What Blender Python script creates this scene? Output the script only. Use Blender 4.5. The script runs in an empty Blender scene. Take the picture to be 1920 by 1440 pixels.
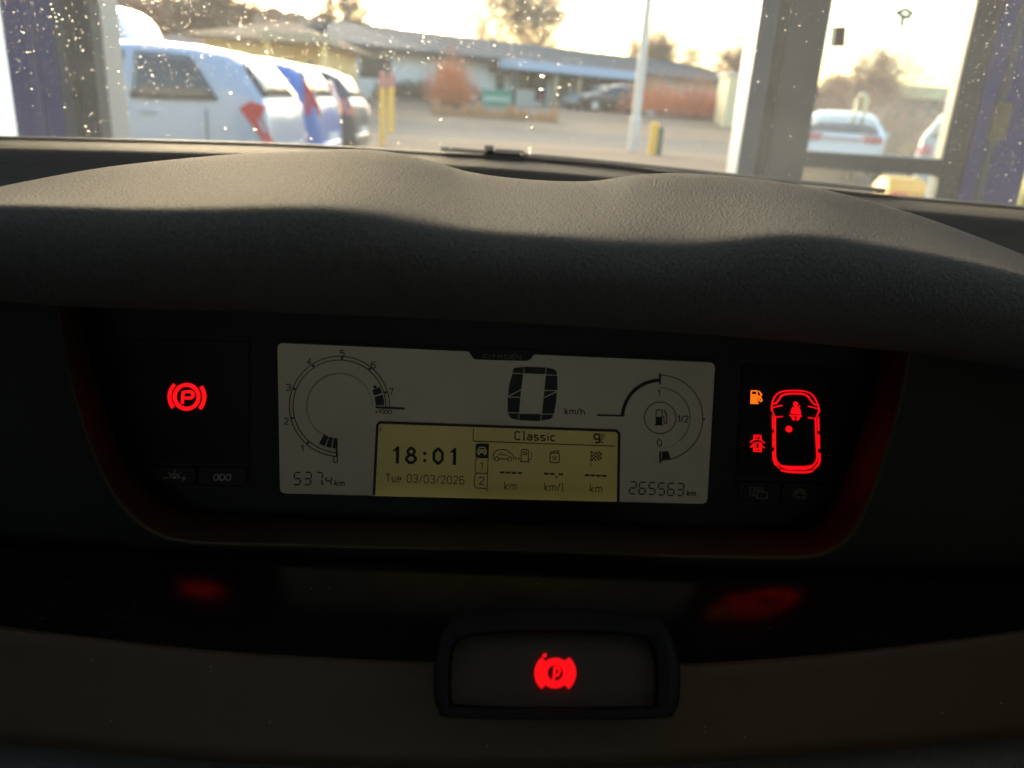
import bpy, bmesh, math, random
from mathutils import Vector as V
R_ = math.radians
rnd = random.Random(7)
sc = bpy.context.scene
COL = sc.collection

# ------------------------------------------------------------------ camera
F, PX, PY = 1500.0, 960.0, 720.0          # focal length and centre in photo pixels (1920 x 1440)
PITCH, ROLL = R_(19.5), R_(3.6)
EYE = V((0, 0, 1.2))
_f = V((0, math.cos(PITCH), -math.sin(PITCH)))
_u0 = V((0, math.sin(PITCH), math.cos(PITCH)))
_r0 = V((1, 0, 0))
_r = _r0 * math.cos(ROLL) + _u0 * math.sin(ROLL)
_u = _u0 * math.cos(ROLL) - _r0 * math.sin(ROLL)
cam = bpy.data.cameras.new('camera')
cam.sensor_width = 36.0
cam.lens = 36.0 * F / 1920.0
cam.clip_start = 0.01
cam.clip_end = 3000
cam.dof.use_dof = True
cam.dof.focus_distance = 0.47
cam.dof.aperture_fstop = 7.6
camo = bpy.data.objects.new('camera', cam)
COL.objects.link(camo)
from mathutils import Matrix
m = Matrix((( _r.x, _u.x, -_f.x, EYE.x), (_r.y, _u.y, -_f.y, EYE.y), (_r.z, _u.z, -_f.z, EYE.z), (0, 0, 0, 1)))
camo.matrix_world = m
sc.camera = camo

# ------------------------------------------------------------------ light
SUN_AZ, SUN_EL = R_(-24), R_(10)           # azimuth from +Y, negative to the left
w = bpy.data.worlds.new('World'); sc.world = w; w.use_nodes = True
nt = w.node_tree
bg = nt.nodes['Background']
sky = nt.nodes.new('ShaderNodeTexSky')
sky.sky_type = 'NISHITA'; sky.sun_disc = False
sky.sun_elevation = SUN_EL; sky.sun_rotation = SUN_AZ
sky.dust_density = 3.0; sky.air_density = 1.0; sky.ozone_density = 1.0
nt.links.new(sky.outputs[0], bg.inputs['Color'])
bg.inputs['Strength'].default_value = 0.15
sun = bpy.data.lights.new('sun', 'SUN'); sun.energy = .72; sun.angle = R_(10); sun.color = (1, .79, .56)
suno = bpy.data.objects.new('sun', sun); COL.objects.link(suno)
sd = V((math.sin(SUN_AZ) * math.cos(SUN_EL), math.cos(SUN_AZ) * math.cos(SUN_EL), math.sin(SUN_EL)))
suno.rotation_euler = sd.to_track_quat('Z', 'Y').to_euler()
suno.location = sd * 60
sc.view_settings.view_transform = 'Standard'
sc.view_settings.look = 'None'
sc.view_settings.exposure = 2.75
sc.view_settings.gamma = 1.0
sc.cycles.max_bounces = 10
sc.cycles.transparent_max_bounces = 16

# ------------------------------------------------------------------ pixel -> place helpers
def ray(px, py):
    return _r * ((px - PX) / F) - _u * ((py - PY) / F) + _f
def on_plane(px, py, p0, n):
    d = ray(px, py)
    return EYE + d * ((p0 - EYE).dot(n) / d.dot(n))
def on_y(px, py, y):                       # vertical plane facing the camera heading, y metres ahead
    return on_plane(px, py, V((0, y, 0)), V((0, 1, 0)))
def on_z(px, py, z):
    return on_plane(px, py, V((0, 0, z)), V((0, 0, 1)))
CY = R_(3.0)                               # the car stands turned 3 degrees to the left of the camera heading
EX = V((math.cos(CY), math.sin(CY), 0)); EY = V((-math.sin(CY), math.cos(CY), 0)); EZ = V((0, 0, 1))
def car_y(px, py, y):
    return on_plane(px, py, EY * y + EYE, EY)
def cp(x, y, z):                           # car coordinates -> world
    return EX * x + EY * y + EZ * z
SC = V((-.0072, .4437, 1.0152))            # centre of the instrument display
TILT = R_(12)
SU = EX.copy(); SV = EZ * math.cos(TILT) + EY * math.sin(TILT); SN = -(SU.cross(SV)) * -1
SN = SU.cross(SV)                          # towards the driver
def scr(px, py, w=0.0):                    # a point on the cluster plane, w metres towards the driver
    return on_plane(px, py, SC + SN * w, SN)
PS = 0.26 / 812.0                          # metres per photo pixel on that plane

# ------------------------------------------------------------------ materials
def principled(name, col, rough=.5, metal=0, spec=.5, coat=0, emis=None, estr=0, noise=None, bump=None, trans=0):
    mt = bpy.data.materials.new(name); mt.use_nodes = True
    n = mt.node_tree; b = n.nodes['Principled BSDF']
    b.inputs['Base Color'].default_value = (*col, 1)
    b.inputs['Roughness'].default_value = rough
    b.inputs['Metallic'].default_value = metal
    b.inputs['Specular IOR Level'].default_value = spec
    b.inputs['Coat Weight'].default_value = coat
    b.inputs['Transmission Weight'].default_value = trans
    if emis:
        b.inputs['Emission Color'].default_value = (*emis, 1)
        b.inputs['Emission Strength'].default_value = estr
    tc = None
    if noise or bump:
        tc = n.nodes.new('ShaderNodeTexCoord')
    if noise:                              # (scale, second colour)
        tx = n.nodes.new('ShaderNodeTexNoise'); tx.inputs['Scale'].default_value = noise[0]
        tx.inputs['Detail'].default_value = 6; tx.inputs['Roughness'].default_value = .62
        rp = n.nodes.new('ShaderNodeValToRGB')
        rp.color_ramp.elements[0].position = .32; rp.color_ramp.elements[0].color = (*col, 1)
        rp.color_ramp.elements[1].position = .7; rp.color_ramp.elements[1].color = (*noise[1], 1)
        n.links.new(tc.outputs['Object'], tx.inputs['Vector'])
        n.links.new(tx.outputs[0], rp.inputs[0]); n.links.new(rp.outputs[0], b.inputs['Base Color'])
    if bump:                               # (scale, strength, distance)
        tb = n.nodes.new('ShaderNodeTexNoise'); tb.inputs['Scale'].default_value = bump[0]
        tb.inputs['Detail'].default_value = 3
        bp = n.nodes.new('ShaderNodeBump'); bp.inputs['Strength'].default_value = bump[1]; bp.inputs['Distance'].default_value = bump[2]
        n.links.new(tc.outputs['Object'], tb.inputs['Vector'])
        n.links.new(tb.outputs[0], bp.inputs['Height']); n.links.new(bp.outputs[0], b.inputs['Normal'])
    return mt

def emitter(name, col, s, base=(.02, .02, .02)):
    return principled(name, base, .4, emis=col, estr=s)

M = {}
M['hood'] = principled('grained_dash_foam', (.145, .155, .172), .8, spec=.2, noise=(700, (.24, .255, .28)), bump=(750, 1.0, .0024))
M['shelf'] = principled('dash_shelf_plastic', (.12, .122, .13), .75, spec=.25, noise=(500, (.17, .162, .155)), bump=(800, .8, .0015))
M['black'] = principled('black_plastic', (.018, .018, .02), .5, spec=.35, bump=(1500, .25, .0004))
M['cluster'] = principled('cluster_black', (.010, .010, .012), .5, spec=.16, bump=(1800, .2, .0003))
M['lens'] = principled('smoked_lens', (.009, .009, .010), .3, spec=.08)
M['tray'] = principled('gloss_tray', (.01, .01, .011), .2, spec=.5, bump=(900, .08, .0004))
M['trim'] = principled('beige_trim_plastic', (.09, .07, .036), .55, spec=.25, bump=(1400, .3, .0004))
M['lower'] = principled('lower_dash_plastic', (.09, .063, .037), .5, spec=.3, bump=(1300, .3, .0005))
M['lcd'] = principled('lcd_panel', (.16, .155, .135), .35, spec=.25, emis=(.94, .85, .58), estr=.0042, noise=(9, (.13, .122, .11)))
M['lcd_yellow'] = principled('lcd_yellow_panel', (.16, .145, .06), .35, spec=.25, emis=(.95, .74, .2), estr=.0066, noise=(14, (.14, .128, .05)))
M['ink'] = principled('lcd_segment', (.008, .008, .011), .45, spec=.2)
M['print'] = principled('grey_print', (.30, .28, .25), .6)
M['print_dim'] = principled('dim_print', (.16, .13, .10), .6)
M['red'] = emitter('red_lamp', (1, .0015, .006), .155)
M['amber'] = emitter('amber_lamp', (1, .17, .004), .17)
M['cabin'] = principled('cabin_lining', (.05, .05, .05), .8)
M['lining'] = principled('pale_grey_headlining', (.5, .49, .47), .9)
M['bonnet'] = principled('bonnet_paint', (.05, .05, .055), .3, coat=.6)
M['rubber'] = principled('rubber', (.015, .015, .016), .6)

def backlight(mt, base, lo, hi, edge):
    n = mt.node_tree; b = n.nodes['Principled BSDF']
    tc = n.nodes.new('ShaderNodeTexCoord'); tx = n.nodes.new('ShaderNodeTexNoise'); tx.inputs['Scale'].default_value = 16; tx.inputs['Detail'].default_value = 4
    n.links.new(tc.outputs['Object'], tx.inputs['Vector'])
    mr = n.nodes.new('ShaderNodeMapRange'); mr.inputs[1].default_value = .3; mr.inputs[2].default_value = .7; mr.inputs[3].default_value = base * lo; mr.inputs[4].default_value = base * hi
    n.links.new(tx.outputs[0], mr.inputs[0])
    sp = n.nodes.new('ShaderNodeSeparateXYZ'); n.links.new(tc.outputs['Generated'], sp.inputs[0])
    m2 = n.nodes.new('ShaderNodeMapRange'); m2.inputs[1].default_value = 0; m2.inputs[2].default_value = .16; m2.inputs[3].default_value = edge; m2.inputs[4].default_value = 1
    n.links.new(sp.outputs['Z'], m2.inputs[0])
    mu = n.nodes.new('ShaderNodeMath'); mu.operation = 'MULTIPLY'
    n.links.new(mr.outputs[0], mu.inputs[0]); n.links.new(m2.outputs[0], mu.inputs[1]); n.links.new(mu.outputs[0], b.inputs['Emission Strength'])
backlight(M['lcd'], .0042, .82, 1.15, .9); backlight(M['lcd_yellow'], .0066, .86, 1.12, 1.45)
# windscreen glass: clear with a thin uneven film of dust on it
def glass_mat(name, film, film_hi, tint=(.93, .97, .96)):
    mt = bpy.data.materials.new(name); mt.use_nodes = True; n = mt.node_tree; n.nodes.clear()
    out = n.nodes.new('ShaderNodeOutputMaterial')
    tr = n.nodes.new('ShaderNodeBsdfTransparent'); tr.inputs[0].default_value = (*tint, 1)
    gl = n.nodes.new('ShaderNodeBsdfGlossy'); gl.inputs['Roughness'].default_value = .02
    fr = n.nodes.new('ShaderNodeFresnel'); fr.inputs[0].default_value = 1.45
    m1 = n.nodes.new('ShaderNodeMixShader')
    n.links.new(fr.outputs[0], m1.inputs[0]); n.links.new(tr.outputs[0], m1.inputs[1]); n.links.new(gl.outputs[0], m1.inputs[2])
    tl = n.nodes.new('ShaderNodeBsdfTranslucent'); tl.inputs[0].default_value = (.64, .74, .88, 1)
    df = n.nodes.new('ShaderNodeBsdfDiffuse'); df.inputs[0].default_value = (.6, .6, .6, 1)
    m2 = n.nodes.new('ShaderNodeMixShader'); m2.inputs[0].default_value = .25
    n.links.new(tl.outputs[0], m2.inputs[1]); n.links.new(df.outputs[0], m2.inputs[2])
    tc = n.nodes.new('ShaderNodeTexCoord')
    tx = n.nodes.new('ShaderNodeTexNoise'); tx.inputs['Scale'].default_value = 5; tx.inputs['Detail'].default_value = 8; tx.inputs['Roughness'].default_value = .65
    n.links.new(tc.outputs['Object'], tx.inputs['Vector'])
    mr = n.nodes.new('ShaderNodeMapRange'); mr.inputs[1].default_value = .3; mr.inputs[2].default_value = .75
    mr.inputs[3].default_value = film; mr.inputs[4].default_value = film_hi
    n.links.new(tx.outputs[0], mr.inputs[0])
    m3 = n.nodes.new('ShaderNodeMixShader')
    n.links.new(mr.outputs[0], m3.inputs[0]); n.links.new(m1.outputs[0], m3.inputs[1]); n.links.new(m2.outputs[0], m3.inputs[2])
    n.links.new(m3.outputs[0], out.inputs[0])
    return mt
M['glass'] = glass_mat('windscreen_glass', .085, .15)
M['pane'] = glass_mat('window_pane', .02, .06)
M['sidewin'] = glass_mat('side_window_glass', .01, .02, (.8, .82, .82))
mt = bpy.data.materials.new('water'); mt.use_nodes = True
_b = mt.node_tree.nodes['Principled BSDF']; _b.inputs['Transmission Weight'].default_value = 1
_b.inputs['IOR'].default_value = 1.33; _b.inputs['Roughness'].default_value = .03
M['water'] = mt
M['speck'] = principled('dried_speck', (.75, .72, .68), .5)

# ------------------------------------------------------------------ mesh helpers
BASE = {}
class MB:
    def __init__(s): s.v = []; s.f = []
    def add(s, vs, fs):
        o = len(s.v); s.v += [V(x) for x in vs]; s.f += [tuple(i + o for i in f) for f in fs]; return s
    def quad(s, a, b, c, d): return s.add([a, b, c, d], [(0, 1, 2, 3)])
    def poly(s, pts): return s.add(pts, [tuple(range(len(pts)))])
    def grid(s, rows, close=False):
        n = len(rows[0]); vs = [p for r in rows for p in r]; fs = []
        for i in range(len(rows) - 1):
            for j in range(n - 1 + (1 if close else 0)):
                k = (j + 1) % n
                fs.append((i * n + j, i * n + k, (i + 1) * n + k, (i + 1) * n + j))
        return s.add(vs, fs)
    def box(s, lo, hi):
        x0, y0, z0 = lo; x1, y1, z1 = hi
        return s.add([(x0, y0, z0), (x1, y0, z0), (x1, y1, z0), (x0, y1, z0), (x0, y0, z1), (x1, y0, z1), (x1, y1, z1), (x0, y1, z1)],
                     [(0, 3, 2, 1), (4, 5, 6, 7), (0, 1, 5, 4), (1, 2, 6, 5), (2, 3, 7, 6), (3, 0, 4, 7)])
    def obox(s, c, ax, ay, az):             # oriented box: centre and three half-axis vectors
        c = V(c)
        vs = [c + ax * i + ay * j + az * k for k in (-1, 1) for j in (-1, 1) for i in (-1, 1)]
        return s.add(vs, [(0, 2, 3, 1), (4, 5, 7, 6), (0, 1, 5, 4), (1, 3, 7, 5), (3, 2, 6, 7), (2, 0, 4, 6)])
    def prism(s, front, back):
        n = len(front)
        return s.add(list(front) + list(back), [tuple(range(n)), tuple(range(2 * n - 1, n - 1, -1))] +
                     [(i, n + i, n + (i + 1) % n, (i + 1) % n) for i in range(n)])
    def tube(s, pts, rad, k=6, cap=True):
        rows = []
        for i, p in enumerate(pts):
            p = V(p)
            t = (V(pts[min(i + 1, len(pts) - 1)]) - V(pts[max(i - 1, 0)])).normalized()
            a = t.cross(V((0, 0, 1)) if abs(t.z) < .9 else V((1, 0, 0))).normalized(); b = t.cross(a)
            r = rad[i] if isinstance(rad, (list, tuple)) else rad
            rows.append([p + (a * math.cos(2 * math.pi * j / k) + b * math.sin(2 * math.pi * j / k)) * r for j in range(k)])
        s.grid(rows, True)
        if cap:
            s.poly(rows[0]); s.poly(rows[-1][::-1])
        return s
    def build(s, name, mat, parent=None, smooth=False, bevel=0, subsurf=0, solid=0, fix=True):
        base = BASE.get(parent.name if parent else None, V((0, 0, 0)))
        me = bpy.data.meshes.new(name)
        me.from_pydata([p - base for p in s.v], [], s.f)
        if fix:
            bm = bmesh.new(); bm.from_mesh(me)
            bmesh.ops.remove_doubles(bm, verts=bm.verts, dist=1e-6)
            bmesh.ops.recalc_face_normals(bm, faces=bm.faces)
            bm.to_mesh(me); bm.free()
        me.materials.append(M[mat] if isinstance(mat, str) else mat)
        if smooth:
            me.polygons.foreach_set('use_smooth', [True] * len(me.polygons))
        o = bpy.data.objects.new(name, me); COL.objects.link(o)
        if parent:
            o.parent = parent; BASE[o.name] = base
        if bevel:
            md = o.modifiers.new('bevel', 'BEVEL'); md.width = bevel; md.segments = 3; md.limit_method = 'ANGLE'
        if solid:
            md = o.modifiers.new('solid', 'SOLIDIFY'); md.thickness = solid; md.offset = 0
        if subsurf:
            md = o.modifiers.new('sub', 'SUBSURF'); md.levels = md.render_levels = subsurf
        return o
def thing(name, label, cat, loc=(0, 0, 0), rz=0, group=None, local=True):
    o = bpy.data.objects.new(name, None); COL.objects.link(o); o.location = loc; o.rotation_euler = (0, 0, rz)
    o['label'] = label; o['category'] = cat
    if group: o['group'] = group
    BASE[o.name] = V((0, 0, 0)) if local else V(loc)
    return o
def tag(o, label, cat, group=None):
    o['label'] = label; o['category'] = cat
    if group: o['group'] = group
    return o
def struct(o): o['kind'] = 'structure'; return o
def interp(tab, x):
    if x <= tab[0][0]: return tab[0][1]
    for (a, b), (c, d) in zip(tab, tab[1:]):
        if x <= c: return b + (d - b) * (x - a) / (c - a)
    return tab[-1][1]
def smooth_curve(tab, xs):                 # Catmull-Rom through (x, y) points, sampled at xs
    out = []
    for x in xs:
        i = 0
        while i < len(tab) - 2 and x > tab[i + 1][0]: i += 1
        p1, p2 = tab[i], tab[i + 1]; p0 = tab[max(i - 1, 0)]; p3 = tab[min(i + 2, len(tab) - 1)]
        h = p2[0] - p1[0]; t = (x - p1[0]) / h
        m1 = (p2[1] - p0[1]) / max(p2[0] - p0[0], 1e-6) * h; m2 = (p3[1] - p1[1]) / max(p3[0] - p1[0], 1e-6) * h
        out.append((2*t**3 - 3*t**2 + 1) * p1[1] + (t**3 - 2*t**2 + t) * m1 + (-2*t**3 + 3*t**2) * p2[1] + (t**3 - t**2) * m2)
    return out
def dense(pts, n=4):                        # smooth a pixel polyline (Catmull-Rom on both axes)
    out = []
    for i in range(len(pts) - 1):
        p0 = pts[max(i - 1, 0)]; p1 = pts[i]; p2 = pts[i + 1]; p3 = pts[min(i + 2, len(pts) - 1)]
        for k in range(n):
            t = k / n
            out.append(tuple(.5 * (2*b + (c - a)*t + (2*a - 5*b + 4*c - d)*t*t + (3*b - a - 3*c + d)*t**3) for a, b, c, d in zip(p0, p1, p2, p3)))
    out.append(pts[-1]); return out

exec_parts = []
# ================================================================== GROUND AND HALL
def terrain(x, y):
    t = min(max((y - 30) / 16, 0), 1)
    return .9 * t * t * (3 - 2 * t) + max(0, y - 60) * .004
M['lot'] = principled('worn_asphalt_lot', (.24, .165, .105), .95, spec=.05, noise=(.55, (.31, .23, .155)), bump=(60, .5, .01))
M['road'] = principled('road_asphalt', (.22, .175, .13), .95, spec=.05, noise=(.8, (.28, .225, .17)), bump=(80, .4, .008))
M['verge'] = principled('dry_grass_verge', (.26, .175, .10), .95, noise=(1.2, (.36, .24, .14)), bump=(30, .8, .03))
M['field'] = principled('far_ground', (.10, .085, .05), .95, noise=(.15, (.16, .12, .07)))
def sheet(name, mat, x0, x1, ys, dz, nx=24):
    b = MB()
    rows = [[V((x0 + (x1 - x0) * i / nx, y, terrain(0, y) + dz)) for i in range(nx + 1)] for y in ys]
    return struct(b.grid(rows).build(name, mat, fix=False))
ys = [-40, -10, 0, 4.45, 10, 20, 23.4, 25, 28, 30, 32, 34, 35.5, 37, 39, 41, 43, 46, 50, 60, 80, 140, 300, 900]
struct(MB().grid([[V((x, y, terrain(0, y))) for x in [-900, -300, -100, -40, -20, 0, 20, 40, 100, 300, 900]] for y in ys]).build('ground', 'lot', fix=False))
sheet('road', 'road', -80, 80, [25, 28, 30, 32, 34], .004)
sheet('grass_verge', 'verge', -80, 80, [23.4, 24.2, 25], .006)
sheet('grass_verge', 'verge', -80, 80, [34, 35.5, 37, 38.5], .006)
sheet('far_ground', 'field', -800, 800, [70, 100, 140, 300, 880], .01)

M['hallfloor'] = principled('hall_concrete', (.2, .195, .185), .7, noise=(1.5, (.27, .26, .25)))
M['hallwall'] = principled('hall_wall_paint', (.42, .43, .42), .7)
M['blue'] = principled('blue_steel_paint', (.012, .05, .55), .4, coat=.2, noise=(3, (.02, .07, .62)))
M['bluehi'] = principled('bright_blue_rail', (.05, .10, .62), .35, coat=.3)
M['frame'] = principled('grey_aluminium', (.15, .22, .33), .45, metal=.3)
M['framedark'] = principled('dark_grey_frame', (.07, .10, .15), .55)
M['framewhite'] = principled('pale_frame_edge', (.6, .58, .55), .5)
WY = 4.2                                    # the gate wall, metres ahead
def wx(px, y=WY, row=150): return on_y(px, row, y).x
struct(MB().box((-7, -16, .002), (8, WY + .1, .012)).build('hall_floor', 'hallfloor'))
b = MB()
for x0, x1 in ((-7.2, -3.6), (-2.6, 3.4), (4.4, 8.2)): b.box((x0, -16, 4.2), (x1, WY + .4, 4.4))
for x0, x1 in ((-3.6, -2.6), (3.4, 4.4)):
    for y0, y1 in ((-16, -14), (-8, -6), (1.5, WY + .4)): b.box((x0 + .001, y0, 4.201), (x1 - .001, y1, 4.399))  # gaps left between these are added skylights that brighten the hall
struct(b.build('hall_ceiling', 'hallwall'))
struct(MB().box((-7.2, -16, 0), (-7, WY + .3, 4.2)).build('wall_left', 'hallwall'))
struct(MB().box((8, -16, 0), (8.2, WY + .3, 4.2)).build('wall_right', 'hallwall'))
x_gl, x_gr = wx(206), wx(1404)
b = MB()
b.box((-7, WY + .12, 0), (wx(-330), WY + .3, 4.2)); b.box((wx(-330), WY + .121, 0), (wx(22) - .001, WY + .299, .5)); b.box((wx(-330), WY + .121, 2.4), (wx(22) - .001, WY + .299, 3.12))
b.box((-7, WY + .13, 3.1), (8, WY + .31, 4.195))
struct(b.build('wall_front', 'hallwall'))
b = MB(); b.box((-7, -16.2, 0), (-2.6, -16, 4.2)); b.box((3.2, -16.2, 0), (8, -16, 4.2)); b.box((-2.6, -16.2, 3.6), (3.2, -16, 4.2))  # unseen wall; gate opening added so daylight enters from behind
struct(b.build('wall_back', 'hallwall'))
M['frost'] = glass_mat('frosted_side_light', .6, .7, (.9, 1, .95))
t = thing('side_light', 'frosted pale green glazed side light left of the blue column', 'window', (wx(-100), WY + .2, .5), local=False)
MB().box((wx(-326), WY + .19, .54), (wx(12), WY + .2, 2.36)).build('pane', 'frost', t)
for x0, x1, z0, z1 in ((wx(-329), wx(-326) , .502, 2.398), (wx(12) + .001, wx(21.5), .502, 2.398), (wx(-326) + .001, wx(12), .502, .539), (wx(-326) + .001, wx(12), 2.361, 2.398)):
    MB().box((x0, WY + .15, z0), (x1, WY + .24, z1)).build('frame', 'framewhite', t)
# left jamb: pale panel, blue column with a bright rail, grey track, dark post with a pale edge
t = thing('blue_column', 'blue painted steel column left of the hall gate opening', 'column', (wx(75), WY, 0), local=False)
MB().box((wx(22), WY - .02, 0), (wx(122), WY + .12, 3.1)).build('column_face', 'blue', t, bevel=.006)
MB().box((wx(66), WY - .05, 0), (wx(84), WY - .022, 3.1)).build('guide_rail', 'bluehi', t, bevel=.006)
t = thing('gate_post', 'dark grey gate post with pale edge beside the blue column', 'post', (wx(160), WY, 0), local=False)
MB().box((wx(124), WY - .06, 0), (wx(142), WY + .1, 3.1)).build('track', 'frame', t, bevel=.004)
MB().box((wx(142.5), WY + .02, 0), (wx(184), WY + .14, 3.1)).build('post_body', 'framedark', t, bevel=.004)
MB().box((wx(184.5), WY - .03, 0), (wx(206), WY + .16, 3.1)).build('edge_strip', 'framewhite', t, bevel=.006)  # whitish strip; its pale colour also holds light falling on the edge
# right: glazed gate leaf
gx = [wx(p, row=150) for p in (1404, 1440, 1462, 1537, 1804, 1846)]
def wz(px, py): return on_y(px, py, WY).z
zb1, zb0 = wz(1640, 291), wz(1640, 322)
t = thing('gate_leaf', 'grey framed gate leaf with window panes and stickers right of the opening', 'gate', (gx[1], WY, 0), local=False)
MB().box((gx[0], WY - .02, .02), (gx[1], WY + .2, 3.08)).build('edge_profile', 'frame', t, bevel=.008)
MB().box((gx[1] + .002, WY + .03, .02), (gx[2], WY + .18, 3.08)).build('seal_strip', 'rubber', t)
MB().box((gx[2] + .002, WY, .02), (gx[3], WY + .12, 3.08)).build('stile', 'framedark', t, bevel=.008)
MB().box((gx[4], WY, .02), (gx[5], WY + .12, 3.08)).build('stile', 'framedark', t, bevel=.008)
for z0, z1 in ((zb0, zb1), (.55, .67), (.02, .16), (2.2, 2.3), (3.0, 3.08)):
    MB().box((gx[3] + .001, WY + .004, z0), (gx[4] - .001, WY + .112, z1)).build('rail', 'framedark', t, bevel=.006)
for z0, z1 in ((zb1, 2.2), (.67, zb0), (.16, .55), (2.3, 3.0)):
    MB().box((gx[3] - .004, WY + .05, z0 - .004), (gx[4] + .004, WY + .058, z1 + .004)).build('pane', 'pane', t)
MB().box((gx[4] - .012, WY + .01, zb1 + .002), (gx[4] - .001, WY + .05, 2.198)).build('glazing_bead', 'framewhite', t)
M['stickred'] = principled('dark_red_sticker', (.16, .02, .03), .6)
M['stickwhite'] = principled('white_sticker', (.8, .8, .76), .6)
M['stickink'] = principled('sticker_ink', (.05, .05, .04), .6)
def wp(px, py, y): return on_y(px, py, y)
MB().prism([wp(*q, WY + .046) for q in ((1566, 50), (1587, 49), (1584, 88), (1561, 88))], [wp(*q, WY + .0495) for q in ((1566, 50), (1587, 49), (1584, 88), (1561, 88))]).build('red_sticker', 'stickred', t)
MB().prism([wp(*q, WY + .046) for q in ((1560, 50), (1565.5, 50), (1560.5, 88), (1555, 88))], [wp(*q, WY + .0495) for q in ((1560, 50), (1565.5, 50), (1560.5, 88), (1555, 88))]).build('sticker_edge', 'stickwhite', t)
# right blue column and its latch
t = thing('blue_column', 'blue painted steel column right of the glazed gate leaf', 'column', (wx(1880), WY, 0), local=False)
MB().box((gx[5] + .004, WY - .02, 0), (wx(1990), WY + .14, 3.1)).build('column_face', 'blue', t, bevel=.006)
MB().box((wx(1876), WY - .05, 0), (wx(1886), WY - .022, 3.1)).build('guide_rail', 'frame', t, bevel=.003)
b = MB().box((wx(1855, row=220), WY - .09, wz(1862, 262)), (wx(1876, row=220), WY - .022, wz(1862, 192)))
M['latch'] = principled('yellowed_latch', (.34, .30, .19), .6)
b.build('latch_box', 'latch', t, bevel=.006)
struct(MB().box((wx(1990) + .004, WY + .12, 0), (8, WY + .3, 3.098)).build('wall_front', 'hallwall'))
M['yellowgreen'] = principled('lit_pane_yellow_green', (.62, .62, .18), .5)
pz = on_y(1905, 393, 3.6)
t = thing('lit_pane_stand_in', 'yellow green post standing in for a lit pane beside the blue column', 'post', (pz.x + .05, 3.6, 0), local=False)  # added post; its colour stands for a brightly lit lower pane
MB().tube([V((pz.x + .055, 3.6, .012)), V((pz.x + .055, 3.6, on_y(1912, 290, 3.6).z))], .05, 14).build('post_tube', 'yellowgreen', t, smooth=False, bevel=.01)
MB().box((pz.x - .05, 3.5, .012), (pz.x + .16, 3.7, .03)).build('foot_plate', 'frame', t)
# stroke helper for flat marks lying on any plane: to3(x, y) maps 2D to 3D
def stroke2(pts, wdt, to3, mb, closed=False):
    P = [V((p[0], p[1], 0)) for p in pts]; n = len(P)
    L, Rr = [], []
    for i in range(n):
        a = P[i - 1] if (i > 0 or closed) else None
        c = P[(i + 1) % n] if (i < n - 1 or closed) else None
        d1 = (P[i] - a).normalized() if a is not None and (P[i] - a).length > 1e-9 else None
        d2 = (c - P[i]).normalized() if c is not None and (c - P[i]).length > 1e-9 else None
        if d1 is None: d1 = d2
        if d2 is None: d2 = d1
        n1 = V((-d1.y, d1.x, 0)); n2 = V((-d2.y, d2.x, 0)); mt_ = n1 + n2
        mt_ = mt_.normalized() if mt_.length > 1e-4 else n1
        k = min(1 / max(mt_.dot(n1), .35), 2.2)
        L.append(P[i] + mt_ * (wdt / 2 * k)); Rr.append(P[i] - mt_ * (wdt / 2 * k))
    vs = [to3(p.x, p.y) for p in L] + [to3(p.x, p.y) for p in Rr]
    mb.add(vs, [(i, (i + 1) % n, n + (i + 1) % n, n + i) for i in range(n if closed else n - 1)])
def arc_pts(cx, cy, r, a0, a1, n=24, ry=None):
    ry = ry or r
    return [(cx + r * math.cos(R_(a0 + (a1 - a0) * i / n)), cy + ry * math.sin(R_(a0 + (a1 - a0) * i / n))) for i in range(n + 1)]
leaf = bpy.data.objects['gate_leaf']
def gl3(x, y): return wp(x, y, WY + .046)
b = MB()
stroke2([(1672, 8), (1712, 8), (1721, 17), (1717, 56), (1708, 65), (1668, 65), (1660, 56), (1664, 17)], 3, gl3, b, True)
b.build('sticker_outline', 'stickwhite', leaf, fix=False)
b = MB()
stroke2([(1690, 50), (1693, 30), (1681, 24), (1690, 29), (1703, 33), (1709, 24), (1700, 18), (1690, 20), (1680, 27)], 8, gl3, b)
b.build('sticker_symbol', 'stickink', leaf, fix=False)

# ================================================================== CARS OUTSIDE
M['tyre'] = principled('tyre', (.02, .02, .021), .8)
M['rim'] = principled('alloy_rim', (.45, .46, .48), .35, metal=.8)
M['carglass'] = principled('dark_car_glass', (.03, .038, .045), .06, spec=.7)
M['tail'] = principled('red_tail_lens', (.42, .01, .02), .15, coat=.6)
M['tailpink'] = principled('clear_red_tail_lens', (.5, .1, .12), .15, coat=.6)
M['tailwhite'] = principled('clear_lens', (.6, .58, .55), .1, coat=.8)
M['plastic'] = principled('grey_bumper_plastic', (.05, .05, .052), .6)
M['plate'] = principled('number_plate', (.7, .7, .68), .5)
def paint(name, c, rough=.28): return principled(name, c, rough, coat=.7)
M['p_lightblue'] = paint('pale_blue_paint', (.27, .39, .56))
M['p_blue'] = paint('blue_paint', (.035, .16, .52))
M['p_dark'] = paint('dark_blue_grey_paint', (.02, .025, .04))
M['p_white'] = paint('white_paint', (.55, .57, .60))
M['p_silver'] = paint('silver_paint', (.38, .39, .40))
M['p_black'] = paint('black_paint', (.015, .017, .02))
M['p_red'] = paint('red_paint', (.30, .02, .02))
M['p_navy'] = paint('navy_paint', (.02, .035, .09))

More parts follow.
